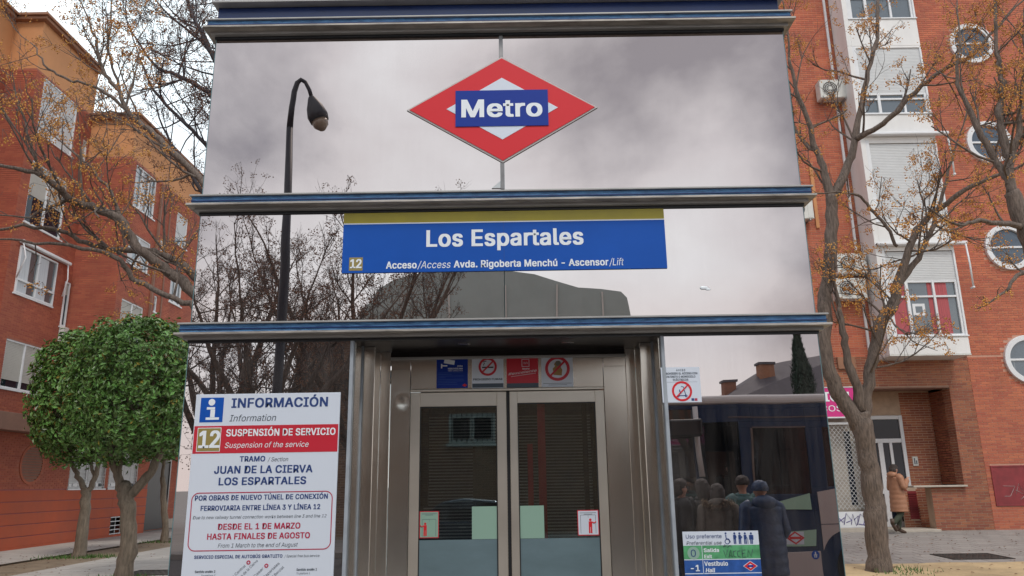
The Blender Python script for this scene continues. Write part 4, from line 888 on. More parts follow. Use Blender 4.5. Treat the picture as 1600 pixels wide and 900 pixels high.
for (a, b, c_, d, z) in ((-24, X0+.16, 8, Y1-.16, 15.7), (-24, X1+.16, Y1-.16, Y1b+.0, 15.7), (-24, X2+.16, Y2-.16, Y2b, 13.95)):
    mb.box(a, b, c_, d, z+.001, z+.10); mb.box(a, b+.07, c_-.07, d, z+.101, z+.19)
obj('cornice', mb, 'cornice', lb, bevel=.01)
vl = lambda x, y: x < 300
pieces('brick', brick_cells(Y1, Y1b-.01, ZL, 14.1, holes=[A_, A2, Bq, Cq, SL1, SL0]), F1, lb, 'brick_l', (.24, .051), 0, .008, 170, 'brickwork', vis=vl)
pieces('brick', brick_cells(Y2, 33, ZL, 12.6, holes=[D1, E1, E0, D2, E2, SM1, SM2]), F2_, lb, 'brick_l', (.24, .051), 0, .008, 0, 'brickwork')
pieces('brick', brick_cells(X1-1.2, X1, ZL, 14.1), yframe(Y1), lb, 'brick_l', (.24, .051), 0, .008, 0, 'brickwork')
pieces('brick', brick_cells(X1, X2, ZL, 12.6), yframe(Y2), lb, 'brick_l', (.24, .051), 0, .008, 130, 'brickwork', vis=vl)
pieces('brick', brick_cells(8, Y1, ZL, 14.0), F0, lb, 'brick_l', (.24, .051), 0, .008, 0, 'brickwork')
def lwin(F, q, bars=1, shutter=0, low_rail=False, reveal=.10, m='pane', curtain=None, sill=True, nm='window'):
    u0, u1, v0, v1 = q; w_ = .055; ob = [(u0, u0+w_, v0, v1), (u1-w_, u1, v0, v1), (u0+w_, u1-w_, v0, v0+w_), (u0+w_, u1-w_, v1-w_, v1)]
    for i in range(bars): c_ = u0+(u1-u0)*(i+1)/(bars+1); ob.append((c_-.035, c_+.035, v0+w_, v1-w_))
    if low_rail: zr = v0+.38
    win = FB(nm, 'white', lb, F, *[(a, b, c_, d, -reveal, -reveal+.08) for a, b, c_, d in ob], bevel=.005)
    if low_rail: FB('rail', 'white', win, F, (u0+w_, u1-w_, zr, zr+.06, -reveal, -reveal+.085))
    ed = [u0+w_]+[x for i in range(bars) for x in ((u0+(u1-u0)*(i+1)/(bars+1))-.035, (u0+(u1-u0)*(i+1)/(bars+1))+.035)]+[u1-w_]
    for i in range(0, len(ed), 2):
        FB('pane', m, win, F, (ed[i], ed[i+1], v0+w_, v1-w_, -reveal+.02, -reveal+.03))
        if shutter > 0:
            qb = MB(); v = v1-w_; vb = v1-w_-(v1-v0-2*w_)*shutter
            while v-.045 > vb: qb.fbox(F, ed[i]+.002, ed[i+1]-.002, v-.043, v-.005, -reveal+.031, -reveal+.05); qb.fbox(F, ed[i]+.002, ed[i+1]-.002, v-.005, v, -reveal+.031, -reveal+.04); v -= .045
            obj('roller_shutter', qb, 'shutter_b' if m == 'pane' else 'shutter', win, kind='stuff')
        if curtain:
            k = 14; qb = MB(); a, b = ed[i]+.02, ed[i]+(ed[i+1]-ed[i])*.6; V = []
            for j in (v0+w_+.01, v1-w_-.01):
                for t_ in range(k+1): V.append(F.p(a+(b-a)*t_/k, j, -reveal+.034+.003*math.sin(t_*2.1)))
            qb.add(V, [(t_, t_+1, k+2+t_, k+1+t_) for t_ in range(k)], True); obj('curtain', qb, 'curtain_w', win)
    if sill: FB('sill', 'white', win, F, (u0-.05, u1+.05, v0-.045, v0-.002, -.09, .05))
    return win
lwin(F1, A_, 1, .999, m='pane_grey'); lwin(F1, A2, 1, .55); wB = lwin(F1, Bq, 1, 0, True, m='pane_grey', curtain=1, reveal=.03); lwin(F1, Cq, 1, .86); lwin(F1, SL1, 0, .3, reveal=.04); lwin(F1, SL0, 0, .9)
lwin(F2_, D1, 2, 0, m='pane_grey', curtain=1); lwin(F2_, E1, 1, .3, m='pane_grey', curtain=1); lwin(F2_, E0, 1, .8); lwin(F2_, D2, 0, .85, m='pane_grey'); lwin(F2_, E2, 1, 0, m='pane_grey', curtain=1); lwin(F2_, SM1, 0, .5); lwin(F2_, SM2, 0, .5)
aw = FB('awning', 'white', lb, F1, (21.25, 23.75, 8.66, 8.76, .02, .16), bevel=.02)
q = MB(); q.tube([F1.p(23.6, 8.66, .12), F1.p(23.65, 8.2, .14), F1.p(23.6, 7.62, .06)], .02, 8); obj('awning_arm', q, 'white', aw); q = MB(); q.tube([F1.p(21.3, 8.66, .12), F1.p(21.22, 8.2, .3), F1.p(21.3, 7.62, .06)], .02, 8); obj('awning_arm', q, 'white', aw)
t = thing('air_conditioner', 'white air conditioner box below the narrow slit window of the left block', 'air conditioner', (X1, 23.88, 6.35)); FB('casing', 'ac', t, F1, (23.74, 24.05, 6.2, 6.68, .01, .16), bevel=.01); FB('grille', 'acdark', t, F1, (23.78, 23.95, 6.28, 6.5, .16, .165))
# string of rope lamps / drain pipe on block 2
FB('drain_pipe', 'ledge', lb, F2_, (26.35, 26.43, 4, 12.5, .01, .09)); FB('drain_pipe', 'ledge', lb, F2_, (27.2, 27.25, 4, 12.5, .01, .05))
# ground floor
FGr = xframe(XG); GW1 = (26.05, 28.35, 1.72, 3.0); GW2 = (28.6, 30.75, 1.72, 3.0); VT = (29.05, 29.85, .08, .72)
mb = MB(); wall_boxes(mb, FGr, 8, 31.7, 1.70, ZG, [GW1, GW2], -.3, 0); mb.box(-24, XG-.302, 8, 31.7, 0, ZG); obj('wall', mb, 'mortar_l', lb)
pieces('brick', brick_cells(8, 31.7, 1.73, ZG, holes=[GW1, GW2], circles=[(23.95, 2.45, .62)]), FGr, lb, 'brick_l', (.24, .051), 0, .008, 0, 'brickwork')
gr = [0, .36, .70, 1.03, 1.36, 1.70]
for i in range(5):
    mb = MB(); wall_boxes(mb, FGr, 8, 31.7, gr[i]+(.012 if i else -.2), gr[i+1]-.012, [VT], -.3, .02); obj('plinth_panel', mb, 'plinth', lb, bevel=.008)
mb = MB(); wall_boxes(mb, FGr, 8, 31.68, .3, 1.72, [VT], -.31, .004); obj('plinth_joint', mb, 'rust_red', lb)
mb = MB(); mb.box(-24, XG+.42, 8, 31.75, ZG+.001, ZL-.001); obj('ledge', mb, 'ledge', lb, bevel=.01)
for q_ in (GW1, GW2):
    win = lwin(FGr, q_, 1, .9, m='pane_grey', reveal=.12); qb = MB(); u0, u1, v0, v1 = q_
    for k in range(11): v = v0+.06+k*.115; qb.fbox(FGr, u0, u1, v, v+.018, -.02, .0)
    for k in range(5): u = u0+.02+(u1-u0-.06)*k/4; qb.fbox(FGr, u, u+.022, v0, v1, -.0, .018)
    obj('window_bars', qb, 'shutter', win)
vt = FB('vent', 'black', lb, FGr, (VT[0], VT[1], VT[2], VT[3], -.2, -.19)); qb = MB()
for k in range(5): v = VT[2]+.02+k*.145; qb.fbox(FGr, VT[0], VT[1], v, v+.03, .0, .02)
for k in range(3): u = VT[0]+k*(VT[1]-VT[0]-.03)/2; qb.fbox(FGr, u, u+.03, VT[2], VT[3], -.015, -.0005)
obj('vent_bars', qb, 'shutter', vt)
mb = MB(); mb.ring(FGr, 23.95, 2.45, .52, .60, .0, .03, 36); cv = obj('round_vent', mb, 'brick_l', lb); mb = MB()
for k in range(13): v = -.48+k*.08; w_ = math.sqrt(max(.01, .52**2-v*v)); mb.fbox(FGr, 23.95-w_, 23.95+w_, 2.45+v-.03, 2.45+v+.02, .0, .025)
obj('vent_slats', mb, 'ledge', cv)
# farther ground floor with black door
FGf = xframe(-15.3); mb = MB(); mb.box(-24, -15.3, 31.7, Y2b, 0, ZL); obj('wall', mb, 'mortar_l', lb)
pieces('brick', brick_cells(31.7, 40, .4, ZL, holes=[(32.6, 35.0, 0, 2.9)]), FGf, lb, 'brick_l', (.24, .051), 0, .008, 0, 'brickwork')
dd = FB('black_door', 'black', lb, FGf, (32.7, 34.9, .03, 2.85, .0, .03)); q = MB(); q.sphere(FGf.p(34.5, 1.35, .07), .06, 10, 6); obj('handle', q, 'metal', dd); FB('frame', 'steel_dark', dd, FGf, (32.6, 32.7, .02, 2.95, 0, .06), (34.9, 35.0, .02, 2.95, 0, .06), (32.7, 34.9, 2.85, 2.95, 0, .06))
FB('letter_box', 'ac', lb, FGf, (35.9, 36.15, 1.2, 1.55, .01, .06)); B1('base_course', 'stone', lb, (-15.3, -15.27, 35.0, 41.5, 0, .4))
# the same street continues behind the viewer on the left
nb = thing('apartment_block', 'dark red brick block mirrored along the left edge of the lift glass', 'building', (-18, -16, 0))
FNb = xframe(-15.6); mb = MB(); mb.box(-22, -15.6, -24, -10, 0, 6.4); obj('wall', mb, 'mortar_l', nb); pieces('brick', brick_cells(-24, -10, .4, 6.3, bl=.48, bh=.11), FNb, nb, 'brick_l', (.48, .11), 0, .01, 0, 'brickwork')
pieces('brick', brick_cells(-22, -15.6, .4, 6.3, bl=.48, bh=.11), Frm((0, -10, 0), (1, 0, 0), (0, 1, 0)), nb, 'brick_l', (.48, .11), 0, .01, 0, 'brickwork')
# ================================================================== TREES
def wander(p, d, L, nseg, r0, r1, rg, up=.12, wob=.22):
    pts = [p.copy()]; rs = [r0]; d = d.normalized()
    for i in range(nseg):
        d = (d+Vector((rg.uniform(-wob, wob), rg.uniform(-wob, wob), rg.uniform(-wob, wob)+up))).normalized()
        p = p+d*(L/nseg); pts.append(p.copy()); rs.append(r0+(r1-r0)*(i+1)/nseg)
    return pts, rs, d
class Tree:
    def __init__(s, seed, berry=.6, nb=12, tw=1.0, bs=.013): s.rg = random.Random(seed); s.trunk = MB(); s.limb = MB(); s.twig = MB(); s.berry = MB(); s.pb = berry; s.nb = nb; s.tw = tw; s.bs = bs; s.k = 1.0
    def cluster(s, p):
        rg = s.rg
        c = p+Vector((0, 0, -.05))
        for k in range(3):
            q = c+Vector((rg.uniform(-.1, .1), rg.uniform(-.1, .1), rg.uniform(-.12, .0))); s.twig.tube([p, (p+q)/2+Vector((0, 0, .02)), q], .0022, 3, cap=False, smooth=False)
            for _ in range(s.nb//3):
                s.berry.octa(q+Vector((rg.gauss(0, .034), rg.gauss(0, .034), rg.gauss(0, .03))), s.bs*rg.uniform(.7, 1.2))
    def sub(s, p, d, L, r, lev):
        rg = s.rg; n = 4 if lev < 2 else 3
        pts, rs, dd = wander(p, d, L, n, r, r*.45, rg, up=.10 if lev < 2 else .2, wob=.25 if lev < 2 else .35)
        (s.limb if lev == 0 else s.twig).tube(pts, rs, (6, 4, 3)[min(lev, 2)], cap=False)
        if lev >= 2:
            if rg.random() < s.pb: s.cluster(pts[-1])
            return
        nk = [6, 5][lev]; nk = max(2, int(nk*s.tw*L/([1.3, .6][lev])))
        for i in range(nk):
            t = rg.uniform(.25, 1); j = min(int(t*n), n-1); q = pts[j].lerp(pts[j+1], t*n-j)
            ax = Vector((rg.gauss(0, 1), rg.gauss(0, 1), rg.gauss(0, 1)+.3)).normalized(); nd = ((pts[j+1]-pts[j]).normalized()+ax*.95).normalized()
            s.sub(q, nd, L*rg.uniform(.38, .62), max(r*.42, .0035), lev+1)
    def spine(s, pts, n=10, trunk=False, side=1.0, sl=1.2, jit=True):
        """pts: (Vector, radius). smooth it, then sprout side branches"""
        P = [p for p, _ in pts]; Rr = [r*s.k for _, r in pts]; out_p = []; out_r = []
        for i in range(len(P)-1):
            p0 = P[max(i-1, 0)]; p1 = P[i]; p2 = P[i+1]; p3 = P[min(i+2, len(P)-1)]
            for k in range(4):
                t = k/4; out_p.append(.5*((2*p1)+(p2-p0)*t+(2*p0-5*p1+4*p2-p3)*t*t+(3*p1-p0-3*p2+p3)*t**3)+(Vector((s.rg.gauss(0, .012), s.rg.gauss(0, .012), s.rg.gauss(0, .012))) if jit and i+k else Vector())); out_r.append((Rr[i]+(Rr[i+1]-Rr[i])*t)*(1+s.rg.uniform(-.07, .07)))
        out_p.append(P[-1]); out_r.append(Rr[-1])
        (s.trunk if trunk else s.limb).tube(out_p, out_r, n)
        if side > 0:
            L = sum((out_p[i+1]-out_p[i]).length for i in range(len(out_p)-1)); k = max(1, int(L*3.0*side*s.tw))
            for _ in range(k):
                t = s.rg.uniform(.08, 1); j = min(int(t*(len(out_p)-1)), len(out_p)-2); q = out_p[j]; dr_ = (out_p[j+1]-out_p[j]).normalized()
                ax = Vector((s.rg.gauss(0, 1), s.rg.gauss(0, .7), s.rg.gauss(0, 1)+.2)).normalized()
                s.sub(q, (dr_*.7+ax).normalized(), sl*s.rg.uniform(.6, 1.15), min(out_r[j]*.45, .022), 0)
            s.sub(out_p[-1], out_p[-1]-out_p[-2], sl, out_r[-1], 0)
    def build(s, root, tb='bark', lb_='bark', tw='bark_g', bm='berry'):
        if s.trunk.v: obj('trunk', s.trunk, tb, root)
        if s.limb.v: obj('branches', s.limb, lb_, root)
        if s.twig.v: obj('twigs', s.twig, tw, root, kind='stuff')
        if s.berry.v: obj('berries', s.berry, bm, root, kind='stuff')
def PL(lst): return [(WY(x, y, Y), r) for x, y, Y, r in lst]

# right tree, in front of the brick block
b0 = GR(1375, 893); Y = b0.y
t = thing('chinaberry_tree', 'bare chinaberry tree with thick forked trunk and yellow-brown berries right of the lift', 'tree', b0)
T = Tree(11, berry=.55, nb=24, bs=.014); T.k = .95
T.spine(PL([(1374, 906, Y, .25), (1373, 882, Y, .20), (1368, 820, Y, .178), (1362, 760, Y, .17), (1355, 710, Y, .168), (1347, 665, Y, .18), (1345, 645, Y, .15)]), 14, trunk=True, side=0)
T.spine(PL([(1350, 680, Y, .14), (1330, 645, Y, .14), (1305, 605, Y, .125), (1291, 560, Y, .12), (1289, 500, Y, .12), (1295, 420, Y, .115), (1299, 350, Y, .11), (1299, 305, Y, .105)]), 12, trunk=True, side=0)
T.spine(PL([(1299, 315, Y, .095), (1288, 270, Y, .07), (1275, 235, Y, .06), (1262, 190, Y-.1, .05), (1245, 140, Y-.2, .04), (1233, 90, Y-.2, .025)]), 9, side=.8)
T.spine(PL([(1300, 310, Y, .09), (1322, 265, Y, .08), (1335, 220, Y, .07), (1345, 170, Y, .055), (1358, 110, Y, .045), (1370, 60, Y, .04), (1371, 0, Y, .03), (1374, -60, Y, .02)]), 9, side=.8)
T.spine(PL([(1336, 218, Y, .065), (1365, 203, Y-.2, .055), (1395, 180, Y-.4, .05), (1430, 145, Y-.6, .045), (1470, 110, Y-.8, .04), (1520, 85, Y-1, .035), (1570, 30, Y-1.2, .02)]), 9, side=.9)
T.spine(PL([(1276, 236, Y, .04), (1255, 220, Y+.1, .035), (1240, 190, Y+.2, .03), (1232, 130, Y+.2, .02)]), 7, side=.7, sl=.8)
T.spine(PL([(1349, 660, Y, .12), (1353, 620, Y, .11), (1361, 575, Y, .10), (1370, 520, Y, .095), (1385, 490, Y, .105), (1395, 478, Y, .10), (1402, 445, Y, .08), (1420, 390, Y, .07), (1440, 350, Y, .06), (1480, 318, Y-.3, .05), (1520, 290, Y-.5, .04), (1590, 262, Y-.8, .025)]), 10, side=.75)
T.spine(PL([(1400, 450, Y, .07), (1418, 425, Y+.1, .065), (1440, 395, Y+.1, .05), (1458, 350, Y+.2, .045), (1473, 300, Y+.3, .035), (1490, 240, Y+.3, .02)]), 8, side=.9)
T.spine(PL([(1346, 645, Y, .10), (1338, 600, Y-.1, .085), (1324, 555, Y-.1, .07), (1318, 520, Y-.1, .06), (1312, 480, Y-.1, .035)]), 9, side=.5, sl=.9)
T.spine(PL([(1402, 385, Y+.0, .03), (1385, 355, Y, .035), (1360, 325, Y, .03), (1340, 305, Y-.1, .025), (1305, 300, Y-.2, .015)]), 7, side=1, sl=.8)
# pruned stub
T.limb.tube([WY(1385, 490, Y), WY(1397, 482, Y-.12)], [.07, .06], 9)
T.build(t)
for k in range(1):
    mb = MB()
    for i in range(110):
        a = rng.uniform(0, 6.28); r = abs(rng.gauss(.36, .16)); x = b0.x+math.cos(a)*r*.8+.30; y = b0.y+math.sin(a)*r-.1; z = gz(x, y)+.01; h_ = rng.uniform(.03, .09); w_ = .008; dx, dy = rng.gauss(0, .03), rng.gauss(0, .03)
        mb.add([(x-w_, y, z), (x+w_, y, z), (x+dx, y+dy, z+h_)], [(0, 1, 2)])
    setp(obj('grass_tuft', mb, 'grass'), 'small green grass tuft at the foot of the right bare tree', 'grass', kind='stuff')
# second right tree: its trunk stands just outside the frame
Y = 11.0; b1 = WY(1665, 900, Y); b1.z = gz(b1.x, b1.y)
t = thing('chinaberry_tree', 'chinaberry tree reaching in from the right edge in front of the round windows', 'tree', b1)
T = Tree(23, berry=.85, nb=27)
T.spine([(Vector((b1.x+.05, Y, b1.z-.05)), .26), (Vector((b1.x, Y, 1.2)), .2), (WY(1652, 560, Y), .17), (WY(1625, 420, Y), .14), (WY(1598, 352, Y), .12), (WY(1580, 300, Y), .11)], 12, trunk=True, side=0)
T.spine(PL([(1581, 305, Y, .08), (1577, 260, Y, .07), (1574, 233, Y, .065), (1566, 205, Y, .055), (1560, 180, Y, .05), (1566, 140, Y, .045), (1562, 105, Y, .035), (1556, 70, Y, .03), (1552, -10, Y, .02)]), 8, side=.9, sl=1.0)
T.spine(PL([(1577, 290, Y, .06), (1558, 255, Y+.1, .055), (1540, 222, Y+.1, .05), (1522, 188, Y+.1, .045), (1507, 155, Y+.1, .035), (1495, 122, Y+.1, .03), (1500, 60, Y, .015)]), 8, side=.9, sl=1.0)
T.spine(PL([(1579, 260, Y, .05), (1590, 215, Y-.1, .045), (1594, 170, Y-.2, .04), (1602, 110, Y-.2, .03), (1600, 20, Y-.2, .02)]), 8, side=.9, sl=.9)
T.spine(PL([(1600, 355, Y, .05), (1570, 350, Y-.3, .04), (1530, 345, Y-.5, .03), (1500, 352, Y-.6, .02)]), 7, side=.8, sl=.7)
T.spine(PL([(1652, 440, Y, .05), (1610, 425, Y-.3, .04), (1590, 430, Y-.4, .03), (1572, 455, Y-.5, .02)]), 7, side=.3, sl=.5)
T.build(t)

# left tree: trunk hidden behind the lift, limbs reach out to the upper left
Y = 10.6; X_ = WY(385, 600, Y).x
t = thing('chinaberry_tree', 'bare chinaberry tree behind the lift with long limbs reaching over the left pavement', 'tree', (X_, Y, 0))
T = Tree(5, berry=.5, nb=24); T.k = .64
T.spine([(Vector((X_+.3, Y, -.05)), .3), (Vector((X_+.15, Y, 1.0)), .23), (WY(385, 620, Y), .2), (WY(365, 540, Y), .2)], 12, trunk=True, side=0)
T.spine(PL([(366, 545, Y, .16), (330, 490, Y, .135), (302, 455, Y, .12), (263, 425, Y, .115), (233, 403, Y-.1, .11), (205, 373, Y-.2, .10), (188, 343, Y-.3, .095), (150, 325, Y-.4, .09), (113, 312, Y-.6, .075), (90, 293, Y-.8, .065), (62, 272, Y-1, .055), (20, 262, Y-1.2, .04), (-30, 250, Y-1.4, .03)]), 10, side=.8)
T.spine(PL([(368, 540, Y, .12), (335, 470, Y+.2, .10), (303, 430, Y+.3, .09), (265, 402, Y+.3, .08), (233, 393, Y+.3, .075), (200, 391, Y+.2, .07), (163, 387, Y, .06), (133, 378, Y-.1, .055), (97, 362, Y-.2, .045), (35, 355, Y-.4, .035), (-30, 362, Y-.5, .025)]), 9, side=.8)
T.spine(PL([(366, 545, Y, .10), (325, 500, Y-.2, .08), (298, 478, Y-.2, .07), (247, 456, Y-.3, .06), (207, 433, Y-.3, .055), (187, 407, Y-.4, .05), (143, 390, Y-.4, .045), (77, 380, Y-.5, .035), (0, 374, Y-.6, .02)]), 9, side=.3, sl=.7)
T.spine(PL([(372, 500, Y, .12), (345, 350, Y+.3, .10), (313, 280, Y+.5, .085), (267, 235, Y+.6, .08), (233, 203, Y+.7, .07), (203, 178, Y+.8, .06), (180, 135, Y+.8, .05), (160, 108, Y+.8, .045), (148, 60, Y+.8, .03), (134, 20, Y+.8, .02)]), 9, side=.8)
T.spine(PL([(194, 165, Y+.8, .04), (183, 125, Y+.9, .035), (170, 80, Y+.9, .03), (173, 30, Y+.9, .02)]), 7, side=.8)
T.spine(PL([(204, 178, Y+.8, .045), (172, 150, Y+.7, .04), (143, 133, Y+.6, .035), (100, 123, Y+.5, .03), (70, 100, Y+.4, .025), (52, 70, Y+.4, .015)]), 7, side=.9)
T.spine(PL([(63, 275, Y-1, .035), (50, 235, Y-1, .03), (40, 190, Y-1, .02)]), 7, side=1.1, sl=.8)
T.spine(PL([(110, 312, Y-.6, .04), (80, 322, Y-.8, .03), (40, 340, Y-1, .02)]), 7, side=1, sl=.8)
T.spine(PL([(190, 345, Y-.3, .05), (172, 300, Y-.2, .04), (140, 260, Y-.1, .03), (100, 225, Y, .02)]), 7, side=1, sl=1.0)
T.build(t)
# tree further back whose dark twigs stand against the sky
Y = 15.5; X_ = WY(420, 600, Y).x
t = thing('chinaberry_tree', 'tall chinaberry tree with purplish dark twigs against the pale sky, left of the lift roof', 'tree', (X_, Y, 0))
T = Tree(31, berry=.5, nb=15, tw=1.05); T.k = .7
T.spine([(Vector((X_, Y, -.05)), .3), (WY(415, 600, Y), .25), (WY(400, 400, Y), .2)], 10, trunk=True, side=0)
T.spine(PL([(402, 420, Y, .15), (385, 250, Y, .12), (345, 120, Y, .09), (318, 60, Y, .07), (295, 10, Y, .05), (270, -60, Y, .03)]), 8, side=.9, sl=1.5)
T.spine(PL([(395, 350, Y, .10), (360, 200, Y-.4, .08), (325, 145, Y-.6, .07), (277, 118, Y-.8, .06), (240, 100, Y-.9, .04), (200, 40, Y-1, .02)]), 8, side=1, sl=1.4)
T.spine(PL([(398, 380, Y, .10), (360, 280, Y-.4, .08), (320, 225, Y-.6, .06), (283, 187, Y-.8, .05), (240, 140, Y-.9, .04), (215, 80, Y-1, .02)]), 8, side=1, sl=1.3)
T.spine(PL([(398, 420, Y, .09), (350, 340, Y-.3, .07), (315, 300, Y-.4, .06), (285, 250, Y-.5, .05), (255, 200, Y-.5, .03)]), 8, side=1, sl=1.1)
T.spine(PL([(360, 150, Y, .06), (330, 80, Y+.5, .05), (290, 45, Y+.7, .04), (250, 10, Y+.9, .03), (220, -40, Y+1, .02)]), 8, side=1, sl=1.3)
T.build(t, 'bark_g', 'bark_d', 'bark_d', 'berry_d')

# ---- clipped evergreen trees
def leaf_tree(base, label, cpx, cpy, Y, rx, rz, n, forks, seed, tr=.13, kx=0, sz=1.0):
    rg = random.Random(seed); t = thing('privet_tree', label, 'tree', base, group=None); c = WY(cpx, cpy, Y)
    T = Tree(seed)
    T.spine([(p, r) for p, r in forks[0]], 12, trunk=True, side=0)
    for f in forks[1:]: T.spine([(p, r) for p, r in f], 8, side=0)
    if T.trunk.v: obj('trunk', T.trunk, 'bark_p', t)
    # inner branches
    top = forks[1][-1][0]
    for _ in range(46):
        d = Vector((rg.gauss(0, 1), rg.gauss(0, 1), rg.gauss(.2, .8))).normalized(); e_ = c+Vector((d.x*rx*.85, d.y*rx*.85, d.z*rz*.85)); st = rg.choice(forks[1:])[-1][0]; mid = (st+e_)/2+Vector((rg.gauss(0, .1), rg.gauss(0, .1), -.05))
        T.limb.tube([st, mid, e_], [.03, .018, .006], 4, cap=False)
    obj('branches', T.limb, 'bark_p', t)
    mb = MB(); my = MB(); k = 0
    while k < n:
        d = Vector((rg.gauss(0, 1), rg.gauss(0, 1), rg.gauss(0, 1))).normalized()
        # squarer outline: superellipsoid
        q = (abs(d.x)**2.8+abs(d.y)**2.8+abs(d.z)**2.8)**(-1/2.8)
        bumps = 1+.09*noise.noise(d*2.0+Vector((seed, 0, 0)))+.11*noise.noise(d*5.5+Vector((seed, 3, 0)))
        rr = q*bumps*(1-abs(rg.gauss(0, .10)) if rg.random() < .85 else rg.uniform(.45, .9))
        if rg.random() < .05: rr *= rg.uniform(1.03, 1.12)
        p = c+Vector((d.x*rx*rr+kx*d.z*0, d.y*rx*rr, d.z*rz*rr))
        if p.z < c.z-rz*.78 and rg.random() < .45: continue
        if noise.noise(p*3.6) < -.24: continue
        nrm = (d+Vector((rg.gauss(0, .5), rg.gauss(0, .5), rg.gauss(.15, .5)))).normalized(); tan = nrm.cross(Vector((rg.gauss(0, 1), rg.gauss(0, 1), rg.gauss(0, 1)))).normalized(); bi = nrm.cross(tan)
        L = rg.uniform(.036, .066)*sz; W_ = L*.48; cup = -nrm*L*.25
        V = [p-tan*L, p+bi*W_-tan*L*.2+cup*-.6, p+tan*L+cup, p-bi*W_-tan*L*.2+cup*-.6]
        (my if rg.random() < .018 else mb).add(V, [(0, 1, 2), (0, 2, 3)], False); k += 1
    obj('foliage', mb, 'leaf', t, kind='stuff'); obj('yellow_leaves', my, 'leaf_y', t, kind='stuff')
    return t
ba = GR(192, 905); Y = ba.y
P_ = lambda x, y, dy=0: WY(x, y, Y+dy)
leaf_tree(ba, 'nearest clipped round evergreen tree with stout forked trunk in front of the red plinth', 214, 610, Y, 1.18, 1.42, 19000,
          [[(P_(192, 918), .22), (P_(193, 895), .17), (P_(201, 850), .155), (P_(200, 800), .14), (P_(195, 772), .15), (P_(196, 760), .13)],
           [(P_(196, 775), .10), (P_(184, 745), .085), (P_(177, 715), .07), (P_(172, 680), .05)], [(P_(197, 778), .10), (P_(222, 755), .09), (P_(240, 730), .08), (P_(252, 700), .06)], [(P_(184, 745), .05), (P_(190, 715), .04), (P_(198, 680), .03)]], 3)
bb = GR(125, 872); Y = bb.y
leaf_tree(bb, 'second clipped evergreen tree with slim forked trunk, left of the nearest one', 139, 620, Y, 1.28, 1.74, 15000,
          [[(P_(120, 880), .22), (P_(124, 865), .17), (P_(131, 820), .13), (P_(134, 775), .12), (P_(135, 762), .12)],
           [(P_(135, 770), .08), (P_(122, 745), .07), (P_(112, 725), .05), (P_(105, 700), .04)], [(P_(135, 770), .08), (P_(148, 748), .07), (P_(156, 720), .05)], [(P_(148, 748), .05), (P_(140, 720), .04)]], 8, sz=1.3)
bc = GR(257, 848); Y = bc.y
leaf_tree(bc, 'third clipped evergreen tree with thin trunk beside the black door, mostly hidden', 268, 640, Y, 1.3, 1.7, 5000,
          [[(P_(257, 852), .14), (P_(258, 820), .10), (P_(256, 780), .09), (P_(254, 745), .08)], [(P_(254, 750), .06), (P_(256, 720), .05)]], 13, sz=1.7)
mb = MB()
for c_, n_, s_ in ((bb, 380, .8), (bc, 160, .7), (ba, 120, .5)):
    for i in range(n_):
        x = c_.x+rng.gauss(0, .42)*s_*1.5; y = c_.y+rng.gauss(0, .3)*s_; h_ = rng.uniform(.03, .10); mb.add([(x-.012, y, .012), (x+.012, y, .012), (x+rng.gauss(0, .03), y+rng.gauss(0, .03), .012+h_)], [(0, 1, 2)])
setp(obj('grass_tufts', mb, 'grass'), 'low green grass tufts at the feet of the clipped evergreen trees', 'grass', kind='stuff')

# ================================================================== WHAT THE GLASS REFLECTS (behind the viewer)
def WM(px, py, Yv): p = WY(px, py, Yv); return Vector((p.x, 12-p.y, p.z))
# street lamp
V_ = 13.0; pole = [WM(437, 640, V_), WM(447, 300, V_), WM(452, 215, V_)]
xb = -3.99; t = thing('street_lamp', 'tall dark street lamp with swan neck and drop head, mirrored in the left upper glass', 'street lamp', (xb, 12-V_, -.14))
mb = MB(); mb.tube([(xb, -1, -.14), (xb, -1, 1.0)], [.13, .12], 14); obj('base', mb, 'lamp_paint', t)
mb = MB(); mb.tube([(xb, -1, 1.0), (xb, -1, 3.5), (xb, -1, 5.5), WM(453, 200, V_)], [.088, .082, .076, .062], 14); obj('pole', mb, 'lamp_paint', t)
mb = MB(); mb.tube([WM(*a, V_) for a in ((453, 201), (455, 165), (458, 143), (463, 129), (469, 124), (476, 128), (482, 140), (486, 153))], [.062, .055, .05, .046, .042, .04, .038, .036], 10); obj('swan_neck', mb, 'lamp_paint', t)
hp = WM(485, 151, V_); hd = (WM(503, 200, V_)-hp); Lh = hd.length; hd.normalize()
mb = MB(); mb.tube([hp-hd*.0, hp+hd*.03, hp+hd*Lh*.35, hp+hd*Lh*.62, hp+hd*Lh*.80], [.05, .07, .15, .185, .165], 18); obj('lamp_head', mb, 'lamp_paint', t)
mb = MB(); mb.tube([hp+hd*Lh*.80, hp+hd*Lh*.95, hp+hd*Lh*1.08], [.15, .13, .05], 16); obj('lamp_bowl', mb, 'lamp_glass', t)
